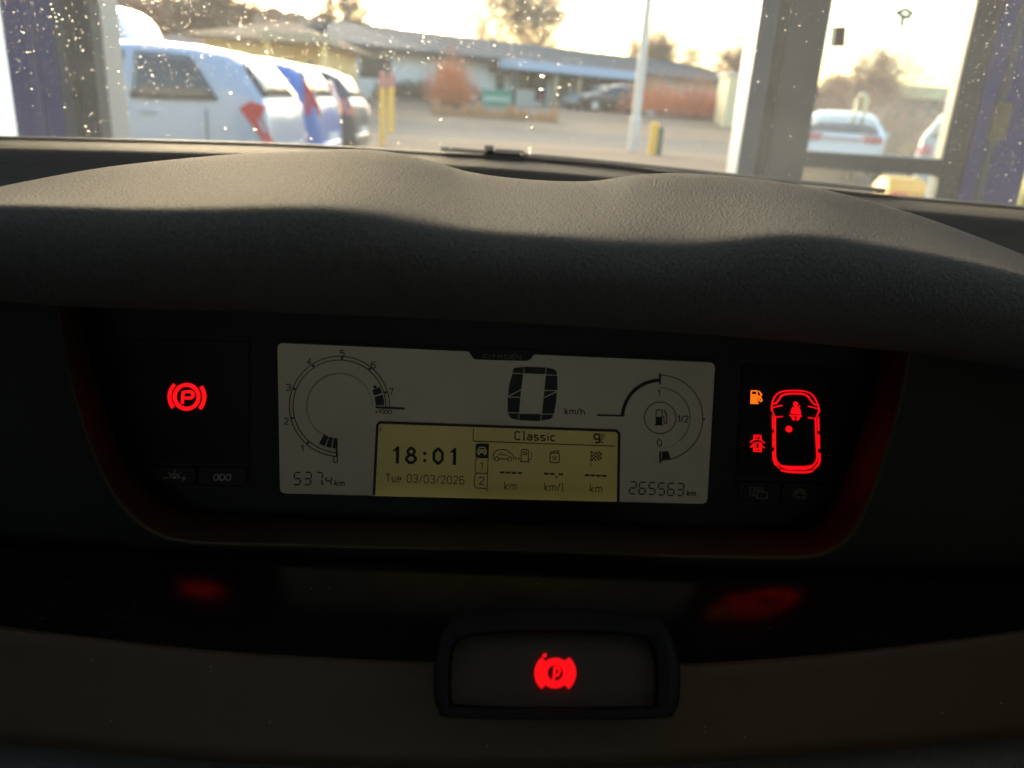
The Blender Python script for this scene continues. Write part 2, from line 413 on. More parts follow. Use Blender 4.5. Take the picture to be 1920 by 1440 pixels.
def make_car(name, label, group, mat, loc, heading, L=3.65, W=1.62, H=1.49, tail='side', prof=None, lean=1.0, tailmat='tail', detail=True, rackmat=None):
    """x runs from the rear bumper (0) to the front (L); the rear faces local -x."""
    t = thing(name, label, 'car', loc, heading, group)
    k = L / 3.65; h = H / 1.49
    P = prof or [(0, .50), (.03, .74), (.06, .93), (.10, 1.02), (.36, 1.36), (.52, 1.43), (.9, 1.475), (1.4, 1.49), (1.85, 1.46), (2.15, 1.40), (2.72, 1.04), (2.9, .985), (3.25, .90), (3.5, .78), (3.6, .62), (3.65, .45)]
    P = [(a * k, z * h) for a, z in P]
    BL = [(0, 1.0 * h), (1.0 * k, .96 * h), (2.9 * k, .90 * h), (L, .86 * h)]
    HW = [(0, .80), (.08 * k, .88), (.3 * k, .96), (.8 * k, 1), (2.6 * k, 1), (3.2 * k, .95), (3.5 * k, .86), (L, .70)]
    ztop = lambda x: interp(P, x)
    hw = lambda x: interp(HW, x) * W / 2
    def sec(x):
        zt = ztop(x); bl = min(interp(BL, x), zt - .03); hwx = hw(x); g = min(max((zt - bl) / .42, 0), 1)
        hr = hwx * (.965 - .235 * g)
        zb = .22 if .12 < x < L - .12 else .30
        return [(0, zb), (hwx * .86, zb), (hwx * .955, zb + .1), (hwx, min(.62, bl - .06)), (hwx * .985, bl), (hr * 1.0, zt - .07 * g - .012), (hr * .86, zt - .018 * g - .004), (hr * .4, zt), (0, zt + .004)]
    def side(x, z):
        s = sec(x)
        for (y0, z0), (y1, z1) in zip(s[1:7], s[2:8]):
            if z <= z1 and z >= z0: return y0 + (y1 - y0) * (z - z0) / max(z1 - z0, 1e-6)
        return s[4][0]
    xs = sorted(set([a for a, _ in P] + [L * i / 22 for i in range(1, 22)]))
    rows = []
    for x in xs:
        s = sec(x)
        rows.append([V((x, y, z)) for y, z in s] + [V((x, -y, z)) for y, z in s[-2:0:-1]])
    b = MB(); b.grid(rows, True); b.poly(rows[0]); b.poly(rows[-1])
    b.build('body', mat, t, smooth=True, subsurf=1)
    # side windows
    def win(xb0, xb1, xt0, xt1, sy, inset=.10):
        rows = []
        for i in range(9):
            u = i / 8; xb = (xb0 + (xb1 - xb0) * u) * k; xt = (xt0 + (xt1 - xt0) * u) * k
            zb_ = interp(BL, xb) + .015; zt_ = ztop(xt) - inset * h; row = []
            for j in range(5):
                v = j / 4; x = xb + (xt - xb) * v; z = zb_ + (zt_ - zb_) * v
                row.append(V((x, sy * (side(x, z) + .004), z)))
            rows.append(row)
        MB().grid(rows).build('side_window', 'carglass', t, smooth=True, solid=.012)
    for sy in (1, -1):
        win(.50, 1.36, .80, 1.36, sy); win(1.46, 2.48, 1.46, 2.12, sy)
    def slopewin(nm, i0, i1, f0, f1, wb, wt, mt_='carglass'):
        (x0, z0), (x1, z1) = P[i0], P[i1]
        nrm = V((z0 - z1, 0, x1 - x0)).normalized()
        if nrm.z < 0: nrm = -nrm
        rows = []
        for v in (f0, (f0 + f1) / 2, f1):
            x = x0 + (x1 - x0) * v; z = z0 + (z1 - z0) * v; wv = (wb + (wt - wb) * (v - f0) / (f1 - f0)) * sec(x)[5][0]
            rows.append([V((x, wv * j / 4, z)) + nrm * (.022 - .012 * abs(j / 4) ** 2) for j in range(-4, 5)])
        MB().grid(rows).build(nm, mt_, t, smooth=True, solid=.02)
    slopewin('rear_window', 3, 4, .06, .92, .86, .80)
    slopewin('front_window', 10, 9, .05, .95, .9, .86)
    # tail lamps
    def lamp(poly, sy, nm, mt_, depth=.14):
        o_ = [V((x * k, sy * (side(max(x * k, .02), z * h) + .008), z * h)) for x, z in poly]
        i_ = [p - V((-.02, sy * depth, 0)) for p in o_]
        MB().prism(o_, i_).build(nm, mt_, t, bevel=.008)
    for sy in (1, -1):
        if tail == 'side':      # boomerang on the corner
            lamp([(.30, .93), (.20, 1.0), (.06, .96), (.10, .86), (.055, .76), (.0, .62), (.08, .62), (.16, .74)], sy, 'tail_lamp', tailmat)
        elif tail == 'tall':    # upright lamp beside the rear window
            lamp([(.17, 1.22), (.21, 1.25), (.20, .80), (.02, .80), (.04, .95)], sy, 'tail_lamp', tailmat)
        elif tail == 'low':
            lamp([(.36, .98), (.20, 1.02), (.03, .9), (.0, .76), (.14, .78)], sy, 'tail_lamp', tailmat)
        elif tail == 'strip':
            lamp([(.22, .98), (.05, .97), (.01, .86), (.05, .82), (.16, .84)], sy, 'tail_lamp', tailmat, .32)
    if tail == 'strip':
        MB().box((.012, -W * .32, .885 * h), (.06, W * .32, .92 * h)).build('light_strip', tailmat, t, bevel=.006)
    if detail:
        for sy in (1, -1):
            for xd in (.62, 1.40, 2.46):
                pts_ = [V((xd * k + (.0 if z > .5 else .0), sy * (side(xd * k, z * h) + .001), z * h)) for z in (.3, .45, .6, .75, .9)]
                MB().tube(pts_, .006, 4).build('door_seam', 'rubber', t)
        MB().box((-.012, -.26, .50), (.03, .26, .61)).build('number_plate', 'plate', t)
        rows = []
        for z in (.28, .32, .46, .5):
            o_ = .02 if .3 < z < .48 else 0
            rows.append([V((.0 - o_ + .06 * abs(j / 6) ** 3, j / 6 * W * .42, z)) for j in range(-6, 7)])
        MB().grid(rows).build('rear_bumper', mat, t, smooth=True, solid=.03)
        for sy in (1, -1):
            for xh in (1.2, 2.1):
                MB().box((xh * k - .09, sy * (W / 2 + .012) - .014, .84 * h), (xh * k + .09, sy * (W / 2 + .012) + .014, .865 * h)).build('door_handle', mat, t, bevel=.008)
            MB().obox(V((2.55 * k, sy * (W / 2 + .1), .98 * h)), V((.06, 0, 0)), V((0, .09, 0)), V((0, 0, .06))).build('mirror', mat, t, bevel=.03)
    for xw in (.62 * k, L - .68 * k):
        for sy in (1, -1):
            c = V((xw, sy * (W / 2 - .09), .30))
            def disc(y0, y1, r, n=20): return [[V((c.x + r_ * math.cos(2 * math.pi * i / n), sy * y_, c.z + r_ * math.sin(2 * math.pi * i / n))) for i in range(n)] for y_, r_ in ((y0, .02), (y0, r * .94), (y0 + .012, r), (y1 - .012, r), (y1, r * .94), (y1, r * .62), (y1 - .02, r * .60))]
            wo = MB().grid(disc(W / 2 - .17, W / 2 + .012, .30), True).build('wheel', 'tyre', t)
            rb = MB()
            rb.poly([V((c.x + .19 * math.cos(2 * math.pi * i / 20), sy * (W / 2 - .012), c.z + .19 * math.sin(2 * math.pi * i / 20))) for i in range(20)])
            for q in range(5):
                a = 2 * math.pi * q / 5
                d = V((math.cos(a), 0, math.sin(a))); e = V((-math.sin(a), 0, math.cos(a)))
                rb.obox(V((c.x, sy * (W / 2), c.z)) + d * .09, d * .085, V((0, .012, 0)), e * .028)
            rb.build('rim', 'rim', wo)
    return t

def car_at(px, py, y, name, label, mat, heading, **kw):
    """rear near corner of the car seen at pixel (px, py), y metres ahead."""
    p = on_y(px, py, y); z = terrain(0, y)
    return make_car(name, label, kw.pop('group', None), mat, (p.x, p.y, z), heading, **kw)
g = 'hatchbacks parked in a row outside the gate'
# rear to the right, noses to the left: heading 180 degrees
car_at(548, 240, 9.0, 'parked_car', 'pale blue hatchback with dark side windows and boomerang tail lamp', 'p_lightblue', math.pi, tail='side', group=g, H=1.55)
car_at(625, 240, 12.0, 'parked_car', 'blue hatchback parked between the pale blue and the dark car', 'p_blue', math.pi, tail='tall', group=g, H=1.56)
car_at(682, 230, 14.8, 'parked_car', 'dark hatchback with pinkish tail lamps beside the blue car', 'p_dark', math.pi, tail='low', tailmat='tailpink', group=g, H=1.56, L=3.9)
sedan = [(0, .48), (.03, .72), (.06, .90), (.22, .985), (.80, 1.33), (1.0, 1.41), (1.3, 1.45), (1.55, 1.455), (1.8, 1.44), (2.1, 1.38), (2.72, 1.00), (2.9, .96), (3.25, .88), (3.5, .76), (3.6, .6), (3.65, .45)]
p = on_y(1590, 250, 17)
make_car('parked_car', 'white saloon with red light strip seen through the gate leaf pane', None, 'p_white', (p.x - .1, p.y, 0), R_(71), L=4.4, W=1.8, H=1.44, tail='strip', prof=sedan)
p = on_y(1800, 262, 12.0)
make_car('parked_car', 'silver car half hidden by the gate leaf stile beside white saloon', None, 'p_silver', (p.x + .75, p.y + 1.0, 0), R_(60), L=4.2, W=1.75, H=1.5, tail='low')
g = 'cars parked in front of the long building'
for i, (px, y, mat, lab, hd) in enumerate([(1166, 51.5, 'p_white', 'white car parked by the long building, left of the silver one', 196), (1187, 49, 'p_silver', 'silver car parked between white and black cars by the building', 196),
                                       (1212, 46.5, 'p_black', 'black car parked beside the lamp post, in front of building', 190)]):
    p = on_y(px, 200, y)
    make_car('parked_car', lab, g, mat, (p.x, y, terrain(0, y)), R_(hd), L=3.8, W=1.7, H=1.45, tail='low', prof=sedan, detail=False)
p = on_y(772, 160, 48)
make_car('parked_car', 'dark blue car with red tail lamp behind the orange bush', g, 'p_navy', (p.x, 48, terrain(0, 48)), R_(8), L=4.2, W=1.75, H=1.5, tail='low', detail=False)
p = on_y(978, 180, 52)
make_car('parked_car', 'small red car parked under the building canopy', g, 'p_red', (p.x + .6, 51.6, terrain(0, 51.6)), R_(80), L=3.4, W=1.5, H=1.2, tail='low', detail=False)

# motorhome
p = on_y(290, 80, 20)
t = thing('motorhome', 'white motorhome with rounded roof behind the pale blue hatchback', 'motorhome', (p.x, 20, 0), math.pi)
b = MB(); rows = []
for x, z in ((0, .5), (.02, 1.3), (.16, 2.0), (.36, 2.42), (.62, 2.62), (1.2, 2.74), (4.6, 2.76), (5.2, 2.5), (5.6, 1.7), (6.2, 1.2), (6.3, .5)):
    rows.append([V((x, y * 1.1, zz)) for y, zz in ((0, .35), (.93, .35), (1, .6), (1, z - .22 if z > 1 else z - .05), (.9, z - .05), (.5, z), (-.5, z), (-.9, z - .05), (-1, z - .22 if z > 1 else z - .05), (-1, .6), (-.93, .35))])
b.grid(rows, True); b.poly(rows[0]); b.poly(rows[-1]); b.build('body', 'p_white', t, smooth=True, bevel=.05)
M['mhwin'] = principled('brown_tinted_window', (.16, .07, .045), .15)
for y in (1.104, -1.104):
    MB().box((.62, y - .012, 1.62), (1.55, y + .012, 2.08)).build('side_window', 'mhwin', t, bevel=.01)
    MB().box((2.6, y - .012, 1.55), (3.7, y + .012, 2.08)).build('side_window', 'mhwin', t, bevel=.01)
for xw in (1.3, 5.2):
    for y in (1, -1):
        MB().tube([V((xw, y * .86, .34)), V((xw, y * 1.11, .34))], .34, 18).build('wheel', 'tyre', t)

# ================================================================== BUILDINGS
M['whitewall'] = principled('white_render_wall', (.68, .68, .66), .85, noise=(.8, (.58, .58, .56)), bump=(20, .3, .01))
M['roofgrey'] = principled('grey_roof_sheet', (.105, .105, .11), .9, spec=.15, noise=(1.2, (.145, .14, .135)))
M['fascia'] = principled('pale_blue_fascia', (.36, .42, .52), .5)
M['windowdark'] = principled('window_glass_far', (.05, .06, .07), .1, spec=.7)
M['wood'] = principled('timber_beige', (.40, .30, .18), .7)
M['soffit'] = principled('dark_soffit', (.07, .065, .06), .8)
A = on_y(606, 95, 42.5); Bq = on_y(1430, 150, 66)
bd = (V((Bq.x, 66, 0)) - V((A.x, 42.5, 0))); blen = bd.length; bd.normalize(); bn = V((-bd.y, bd.x, 0))   # bn points away from us
zg = .95
t = thing('long_building', 'long low white building with grey pitched roof across the road', 'building', (A.x, 42.5, zg), local=False)
O = V((A.x, 42.5, zg))
def bp_(s, d, z): return O + bd * s + bn * d + V((0, 0, z - zg + zg)) - V((0, 0, 0))
def bbox(name, mat, s0, s1, d0, d1, z0, z1, par=t, bevel=0):
    c = O + bd * ((s0 + s1) / 2) + bn * ((d0 + d1) / 2) + EZ * ((z0 + z1) / 2)
    return MB().obox(c, bd * ((s1 - s0) / 2), bn * ((d1 - d0) / 2), EZ * ((z1 - z0) / 2)).build(name, mat, par, bevel=bevel)
EV = 2.35; RG = 3.85; DP = 8.5
bbox('wall', 'whitewall', 0, blen, 0, 2 * DP, -.3, EV)
def bq(s, d, z): return O + bd * s + bn * d + EZ * z
b = MB()
for s0 in (-.6, blen + .6):
    pass
prof = [(-.9, EV - .12), (DP, RG), (2 * DP + .9, EV - .12), (2 * DP + .9, EV + .1), (DP, RG + .24), (-.9, EV + .1)]
b.prism([bq(-.6 + (5.5 if z > EV + .5 else 0), d, z) for d, z in prof], [bq(blen + .6, d, z) for d, z in prof])
roof = b.build('roof', 'roofgrey', t)
for i in range(26):                                   # standing seams of the sheet roof
    s = blen * (i + .5) / 26
    if s < 5: continue
    c0 = bq(s, -.88, EV + .12); c1 = bq(s, DP, RG + .26)
    MB().obox((c0 + c1) / 2, bd * .04, (c1 - c0) / 2, EZ * .025).build('roof_seam', 'roofgrey', roof)
bbox('gutter', 'soffit', -.5, blen + .5, -1.05, -.91, EV - .16, EV + .06)
s_can0 = (on_y(888, 120, 50) - O).dot(bd); s_can1 = (on_y(1122, 150, 56) - O).dot(bd)
bbox('canopy', 'fascia', s_can0, s_can1, -2.6, -1.06, EV - .48, EV + .0, bevel=.03)
bbox('canopy_soffit', 'soffit', s_can0 + .05, s_can1 - .05, -2.5, -.05, EV - .60, EV - .49)
for i, (f, mat) in enumerate([(.02, 'soffit'), (.33, 'wood'), (.52, 'wood'), (.67, 'soffit'), (.86, 'soffit'), (.95, 'wood')]):
    s = s_can0 + (s_can1 - s_can0) * f
    bbox('canopy_post', mat, s - .11, s + .11, -2.4, -2.18, -.2, EV - .61)
for f0, f1 in ((.07, .13), (.38, .46), (.56, .64), (.70, .82), (.88, .94)):
    s0 = s_can0 + (s_can1 - s_can0) * f0; s1 = s_can0 + (s_can1 - s_can0) * f1
    wv = bbox('window', 'windowdark', s0, s1, -.05, .02, .3, EV - .75)
    bbox('frame', 'whitewall', s0 - .06, s1 + .06, -.08, -.052, .22, .3, wv)
wv = bbox('window', 'windowdark', (on_y(690, 110, 45) - O).dot(bd) - .9, (on_y(690, 110, 45) - O).dot(bd) + .9, -.05, .02, .9, 1.9)
for s in (2.0, 12.5):
    wv = bbox('window', 'windowdark', s, s + 1.4, -.05, .02, .9, 1.9)

M['housewall'] = principled('yellow_house_wall', (.85, .56, .2), .85, noise=(1, (.88, .62, .26)))
M['houseroof'] = principled('tan_tile_roof', (.30, .19, .11), .9, spec=.1, noise=(2.5, (.38, .25, .15)))
def hip_house(name, label, x0, x1, y0, y1, zb, ze, zr, wall, rf, wins, over=.6):
    t = thing(name, label, 'house', ((x0 + x1) / 2, y0, zb), local=False)
    MB().box((x0, y0, zb - .4), (x1, y1, ze)).build('wall', wall, t)
    yc = (y0 + y1) / 2; hd = (y1 - y0) / 2
    a = [V((x0 - over, y0 - over, ze)), V((x1 + over, y0 - over, ze)), V((x1 + over, y1 + over, ze)), V((x0 - over, y1 + over, ze))]
    a2 = [p + EZ * .16 for p in a]
    r0 = V((min(x0 + hd, (x0 + x1) / 2 - .3), yc, zr)); r1 = V((max(x1 - hd, (x0 + x1) / 2 + .3), yc, zr))
    MB().add(a + a2 + [r0, r1], [(0, 3, 2, 1), (0, 1, 5, 4), (1, 2, 6, 5), (2, 3, 7, 6), (3, 0, 4, 7), (4, 5, 9, 8), (5, 6, 9), (6, 7, 8, 9), (7, 4, 8)]).build('roof', rf, t)
    for (wx0, wx1, wz0, wz1) in wins:
        wv = MB().box((wx0, y0 - .05, wz0), (wx1, y0 + .02, wz1)).build('window', 'windowdark', t)
        MB().box((wx0 - .06, y0 - .09, wz0 - .09), (wx1 + .06, y0 - .052, wz0)).build('sill', 'whitewall', wv)
    return t
xa, xb = on_y(505, 100, 34).x, on_y(600, 100, 34).x
z_e = on_y(560, 84, 34).z; z_r = on_y(540, 40, 37).z
hip_house('house', 'yellow walled house with tan hipped roof beyond the parked cars', xa - 2.6, xb, 34, 41, .5, z_e, z_r, 'housewall', 'houseroof',
          [(xb - 1.5, xb - 1.05, 1.45, 2.15), (xb - .55, xb - .3, 1.3, 2.2), (xa - 2.0, xa - .9, 1.3, 2.1), (xa - .4, xa + .1, 1.3, 2.1)])
t = bpy.data.objects['house']
b = MB().box((xa + .4, 31.6, z_e - .02), (xb + .9, 33.3, z_e + .3)); b.build('porch_roof', 'wood', t, bevel=.02)
for x in (xa + .6, xb + .7):
    MB().box((x - .08, 31.8, .2), (x + .08, 31.96, z_e - .021)).build('porch_post', 'housewall', t)
M['darkroof'] = principled('dark_slate_roof', (.055, .055, .06), .7, noise=(2, (.075, .07, .07)))
M['brownwall'] = principled('brown_brick_wall', (.13, .09, .065), .9, noise=(6, (.17, .12, .08)))
xa, xb = on_y(190, 80, 46).x, on_y(440, 80, 46).x
hip_house('outbuilding', 'low outbuilding with dark slate roof behind the motorhome', xa, xb, 46, 53, .8, on_y(350, 100, 46).z, on_y(350, 62, 49).z, 'brownwall', 'darkroof', [(xa + 2, xa + 3, 1.6, 2.3)])
bpy.data.objects['outbuilding']['category'] = 'building'
# flat-roofed building seen through the gate leaf
M['greywall'] = principled('grey_clad_wall', (.14, .145, .15), .8)
M['cream'] = principled('cream_fascia', (.72, .60, .34), .6)
xa, xb = on_y(1668, 180, 36).x, on_y(1990, 180, 36).x; zt = on_y(1750, 163, 36).z; zf = on_y(1750, 187, 36).z
t = thing('flat_roofed_building', 'grey flat-roofed building with cream fascia seen through the pane', 'building', ((xa + xb) / 2, 36, .3), local=False)
MB().box((xa, 36, -.1), (xb, 46, zf)).build('wall', 'greywall', t)
MB().box((xa - .3, 35.7, zf + .003), (xb + .3, 46.3, zt)).build('fascia', 'cream', t, bevel=.02)
MB().box((xa + 2, 35.95, .9), (xa + 3.6, 36.02, zf - .3)).build('window', 'windowdark', t)
# small cream kiosk at the end of the hedge
p = on_y(1390, 158, 40)
t = thing('cream_kiosk', 'small cream kiosk at the right end of the reddish hedge', 'kiosk', (p.x + .4, 40, .75), local=False)
zt = on_y(1390, 137, 40).z
MB().box((p.x - .6, 40, .6), (p.x + 1.5, 42, zt - .12)).build('wall', 'cream', t)
MB().box((p.x - .75, 39.85, zt - .118), (p.x + 1.65, 42.15, zt)).build('roof', 'whitewall', t, bevel=.02)
MB().box((p.x + .0, 39.95, 1.3), (p.x + .9, 40.02, zt - .4)).build('window', 'windowdark', t)

# ================================================================== STREET FURNITURE
M['yellow'] = principled('yellow_post_paint', (.75, .40, .02), .5, noise=(6, (.8, .46, .05)))
M['posttop'] = principled('faded_red_cap', (.5, .16, .13), .6)
M['lamppost'] = principled('galvanised_lamp_post', (.55, .50, .43), .5, noise=(4, (.62, .57, .5)))
for px, pyb, pyt, extra in ((717, 272, 133, 'taller yellow marker post with faded red cap by dark hatchback'), (733, 250, 138, 'shorter yellow marker post with faded red cap, farther from hatchback')):
    q = on_z(px, pyb, 0); d = q.y; top = on_y(px, pyt, d).z
    t = thing('marker_post', extra, 'post', (q.x, q.y, 0), group='yellow marker posts')
    r = .075 if d < 21 else .10
    MB().tube([V((0, 0, 0)), V((0, 0, top - .38))], r, 12).build('post_tube', 'yellow', t)
    MB().tube([V((0, 0, top - .379)), V((0, 0, top - .04)), V((0, 0, top))], [r, r, r * .6], 12).build('cap', 'posttop', t)
q = on_z(1186, 284, 0)
t = thing('lamp_post', 'tall pale galvanised lamp post standing at the kerb', 'lamp post', (q.x, q.y, 0))
MB().tube([V((0, 0, 0)), V((0, 0, .9)), V((0, 0, .95)), V((0, 0, 7))], [.15, .15, .125, .10], 14).build('pole', 'lamppost', t)
MB().tube([V((0, 0, 7)), V((-.4, 0, 7.3)), V((-1.3, 0, 7.4))], .04, 8).build('arm', 'lamppost', t)
MB().obox(V((-1.6, 0, 7.42)), V((.35, 0, 0)), V((0, .13, 0)), V((0, 0, .06))).build('lamp_head', 'frame', t, bevel=.03)
q = on_z(1222, 290, 0)
t = thing('bollard', 'short yellow bollard with its shaded side painted dark beside the lamp post', 'bollard', (q.x, q.y, 0))
M['bolshade'] = principled('bollard_shade_tone', (.03, .07, .05), .6)
top = on_y(1228, 229, q.y).z
MB().tube([V((0, 0, 0)), V((0, 0, top - .05)), V((0, 0, top))], [.12, .12, .07], 14).build('post_tube', 'yellow', t)
MB().box((.125, -.08, 0), (.25, .10, top - .12)).build('shade_side', 'bolshade', t, bevel=.02)  # dark box stands for the bollard's side turned from the sun
# green sign
M['signgreen'] = principled('green_sign_panel', (.03, .20, .13), .5)
M['signgrey'] = principled('pale_sign_band', (.30, .40, .34), .5)
a = on_y(904, 166, 38); c = on_y(959, 201, 38)
t = thing('sign_board', 'green sign board with pale lettering band on two posts', 'sign', ((a.x + c.x) / 2, 38, terrain(0, 38)), local=False)
MB().box((a.x, 38, c.z), (c.x, 38.05, a.z)).build('panel', 'signgreen', t, bevel=.01)
hz = a.z - c.z
MB().box((a.x + .08, 37.985, c.z + hz * .30), (c.x - .08, 37.998, c.z + hz * .55)).build('lettering_band', 'signgrey', t)
for x in (a.x + .12, c.x - .2):
    MB().box((x, 38.052, terrain(0, 38) - .1), (x + .08, 38.11, a.z - .05)).build('leg', 'frame', t)
# white arch marker and yellow skip seen through the panes
q = on_y(1613, 205, 18)
t = thing('arch_post', 'cream inverted U shaped cycle stand behind the white saloon', 'post', (q.x, 18, 0))
zt = on_y(1615, 177, 18).z
MB().tube([V((-.1, 0, 0)), V((-.1, 0, zt - .1)), V((-.06, 0, zt - .02)), V((0, 0, zt)), V((.06, 0, zt - .02)), V((.1, 0, zt - .1)), V((.1, 0, 0))], .045, 8).build('bent_tube', 'cream', t, smooth=True)
a = on_y(1676, 334, 5.6); c = on_y(1738, 385, 5.6)
t = thing('grit_bin', 'yellow grit bin with red corner cap outside the lower pane', 'bin', ((a.x + c.x) / 2, 5.9, 0), local=False)
b = MB(); tp = a.z
b.prism([V((a.x + .04, 5.64, .02)), V((c.x - .03, 5.64, .02)), V((c.x + .0, 5.6, tp - .1)), V((a.x, 5.6, tp - .1))], [V((a.x + .04, 5.86, .02)), V((c.x - .03, 5.86, .02)), V((c.x + .0, 5.9, tp - .1)), V((a.x, 5.9, tp - .1))])
b.build('bin_body', 'yellow', t, bevel=.02)
MB().prism([V((a.x - .02, 5.58, tp - .097)), V((c.x + .02, 5.58, tp - .097)), V((c.x - .01, 5.7, tp)), V((a.x + .01, 5.7, tp))][:4], [V((a.x - .02, 5.92, tp - .097)), V((c.x + .02, 5.92, tp - .097)), V((c.x - .01, 5.85, tp)), V((a.x + .01, 5.85, tp))]).build('lid', 'yellow', t, bevel=.02)
M['redcap'] = principled('red_reflector', (.6, .06, .03), .4)
MB().box((a.x - .015, 5.565, tp - .17), (a.x + .1, 5.579, tp - .085)).build('corner_cap', 'redcap', t)

# ================================================================== VEGETATION
M['bark'] = principled('bark', (.10, .075, .055), .9)
M['birch'] = principled('pale_birch_bark', (.5, .37, .24), .9)
M['twig'] = principled('brown_twigs', (.42, .28, .18), .9)
M['twigred'] = principled('red_brown_twigs', (.42, .19, .10), .9)
M['leaforange'] = principled('withered_orange_leaves', (.68, .22, .07), .8)
M['leaftan'] = principled('dry_tan_grass', (.5, .27, .12), .9)
M['hedgedark'] = principled('dark_hedge_leaves', (.07, .065, .04), .9)
def twig_blade(mb, p, d, ln, wd, rr):
    s = d.cross(V((rr.uniform(-1, 1), rr.uniform(-1, 1), rr.uniform(-1, 1)))).normalized() * wd
    q = p + d * ln
    mb.add([p - s, p + s, q + s * .3, q - s * .3], [(0, 1, 2, 3)])
def tree(name, label, base, H, spread, seed, levels=4, trunk_r=.16, drop=0.0, group=None, twigmat='twig', barkmat='bark', wd=.012, fuzz=None, fan=3):
    rr = random.Random(seed)
    t = thing(name, label, 'tree', base, group=group)
    tb, cb = MB(), MB()
    def grow(p, d, ln, r, lv):
        pts = [p]; rad = [r]; n = 4
        for i in range(n):
            d = (d + V((rr.uniform(-.26, .26), rr.uniform(-.26, .26), rr.uniform(-.10, .12) - drop * (levels - lv) * .04))).normalized()
            p = p + d * (ln / n); pts.append(p); rad.append(r * (1 - .6 * (i + 1) / n))
        if lv >= levels - 1: tb.tube(pts, rad, 6)
        else: cb.tube(pts, [max(x, wd * .7) for x in rad], 3, cap=False)
        if lv == 0:
            for k in range(10):
                q = pts[rr.randrange(1, len(pts))]
                e = (d * .6 + V((rr.uniform(-1, 1), rr.uniform(-1, 1), rr.uniform(-.9, .7) - drop))).normalized()
                twig_blade(cb, q, e, ln * rr.uniform(.5, 1.1), wd, rr)
            return
        for k in range(fan + (1 if lv > 1 else 0) + (3 if lv == levels else 0)):
            i = rr.randrange(1 if lv < levels else 2, len(pts)); q = pts[i]
            a = rr.uniform(0, 2 * math.pi); tl = rr.uniform(.45, .95) * spread
            e = (d * math.cos(tl) + V((math.cos(a), math.sin(a), rr.uniform(-.1, .35))) * math.sin(tl)).normalized()
            grow(q, e, ln * rr.uniform(.5, .72), rad[i] * .62, lv - 1)
        grow(pts[-1], d, ln * .62, rad[-1], lv - 1)
    grow(V((0, 0, 0)), V((rr.uniform(-.05, .05), 0, 1)), H * .4, trunk_r, levels)
    if fuzz:
        n_, rx_, z0_, z1_ = fuzz
        lob = [(rr.uniform(-.6, .6) * rx_, rr.uniform(-.6, .6) * rx_, rr.uniform(z0_ + .2 * (z1_ - z0_), z1_ - .2 * (z1_ - z0_))) for _ in range(9)]
        for i in range(n_):
            lx, ly, lz = rr.choice(lob); q = rr.random() ** .5; a = rr.uniform(0, 2 * math.pi); ct = rr.uniform(-1, 1); st = math.sqrt(1 - ct * ct)
            p = V((lx + .5 * rx_ * q * st * math.cos(a), ly + .5 * rx_ * q * st * math.sin(a), lz + .27 * (z1_ - z0_) * q * ct))
            e = V((st * math.cos(a), st * math.sin(a), ct * .6 + .5 - drop * 1.8)).normalized()
            twig_blade(cb, p, e, rr.uniform(.07, .17) * (z1_ - z0_), wd * .8, rr)
    tb.build('trunk', barkmat, t, smooth=True, fix=False); cb.build('crown', twigmat, t, fix=False)
    return t
def bush(name, label, base, rx, ry, H, n, seed, mat, stemmat='twigred', leaf=.05, group=None, cat='bush', stems=60, upright=.5):
    rr = random.Random(seed)
    t = thing(name, label, cat, base, group=group)
    sb, lb = MB(), MB()
    lobes = [(rr.uniform(-.6, .6) * rx, rr.uniform(-.6, .6) * ry, rr.uniform(.55, 1)) for _ in range(7)]
    for i in range(stems):
        a = rr.uniform(0, 2 * math.pi); q = math.sqrt(rr.random())
        x, y = rx * q * math.cos(a), ry * q * math.sin(a)
        h_ = H * (1 - .45 * q * q) * rr.uniform(.75, 1.12)
        sb.tube([V((x * .5, y * .5, 0)), V((x * .8, y * .8, h_ * .5)), V((x + rr.uniform(-.1, .1), y, h_))], [.02, .013, .006], 3, cap=False)
    for i in range(n):
        lx, ly, lh = rr.choice(lobes)
        a = rr.uniform(0, 2 * math.pi); ph = math.acos(rr.uniform(-.2, 1)); q = rr.random() ** .4
        p = V((lx + rx * .55 * q * math.sin(ph) * math.cos(a), ly + ry * .55 * q * math.sin(ph) * math.sin(a), max(.02, H * lh * (.25 + .75 * q * math.cos(ph)) * rr.uniform(.7, 1.05))))
        d = V((rr.uniform(-1, 1), rr.uniform(-1, 1), rr.uniform(-.4, 1))).normalized()
        twig_blade(lb, p, d, leaf * rr.uniform(.8, 2.4), leaf * rr.uniform(.25, .55), rr)
    sb.build('stem', stemmat, t, fix=False); lb.build('crown', mat, t, fix=False)
    return t
def gpos(px, y): q = on_y(px, 190, y); return (q.x, y, terrain(0, y))
tree('birch_tree', 'bare birch with thin drooping twigs above the long building roof', gpos(897, 78), 13, .8, 3, fuzz=(2593, 3.0, 3.6, 13.5), trunk_r=.2, drop=.5, group='bare birches behind the long building', barkmat='birch', twigmat='birch', wd=.010, fan=4)
tree('birch_tree', 'bare birch with dense crown behind the long building canopy', gpos(1038, 78), 13, .85, 4, fuzz=(2793, 2.9, 3.6, 13.5), trunk_r=.2, drop=.5, group='bare birches behind the long building', barkmat='birch', twigmat='birch', wd=.010, fan=4)
tree('bare_tree', 'rounded bare tree behind the lamp post', gpos(1212, 72), 8.6, 1.1, 5, fuzz=(2593, 2.6, 3.2, 9.6), trunk_r=.22, group='bare trees behind the road', fan=4, wd=.010)
tree('bare_tree', 'small bare tree between lamp post and gate leaf', gpos(1378, 70), 7.0, 1.1, 6, fuzz=(2093, 2.3, 2.6, 7.2), trunk_r=.2, group='bare trees behind the road', fan=4, wd=.010)
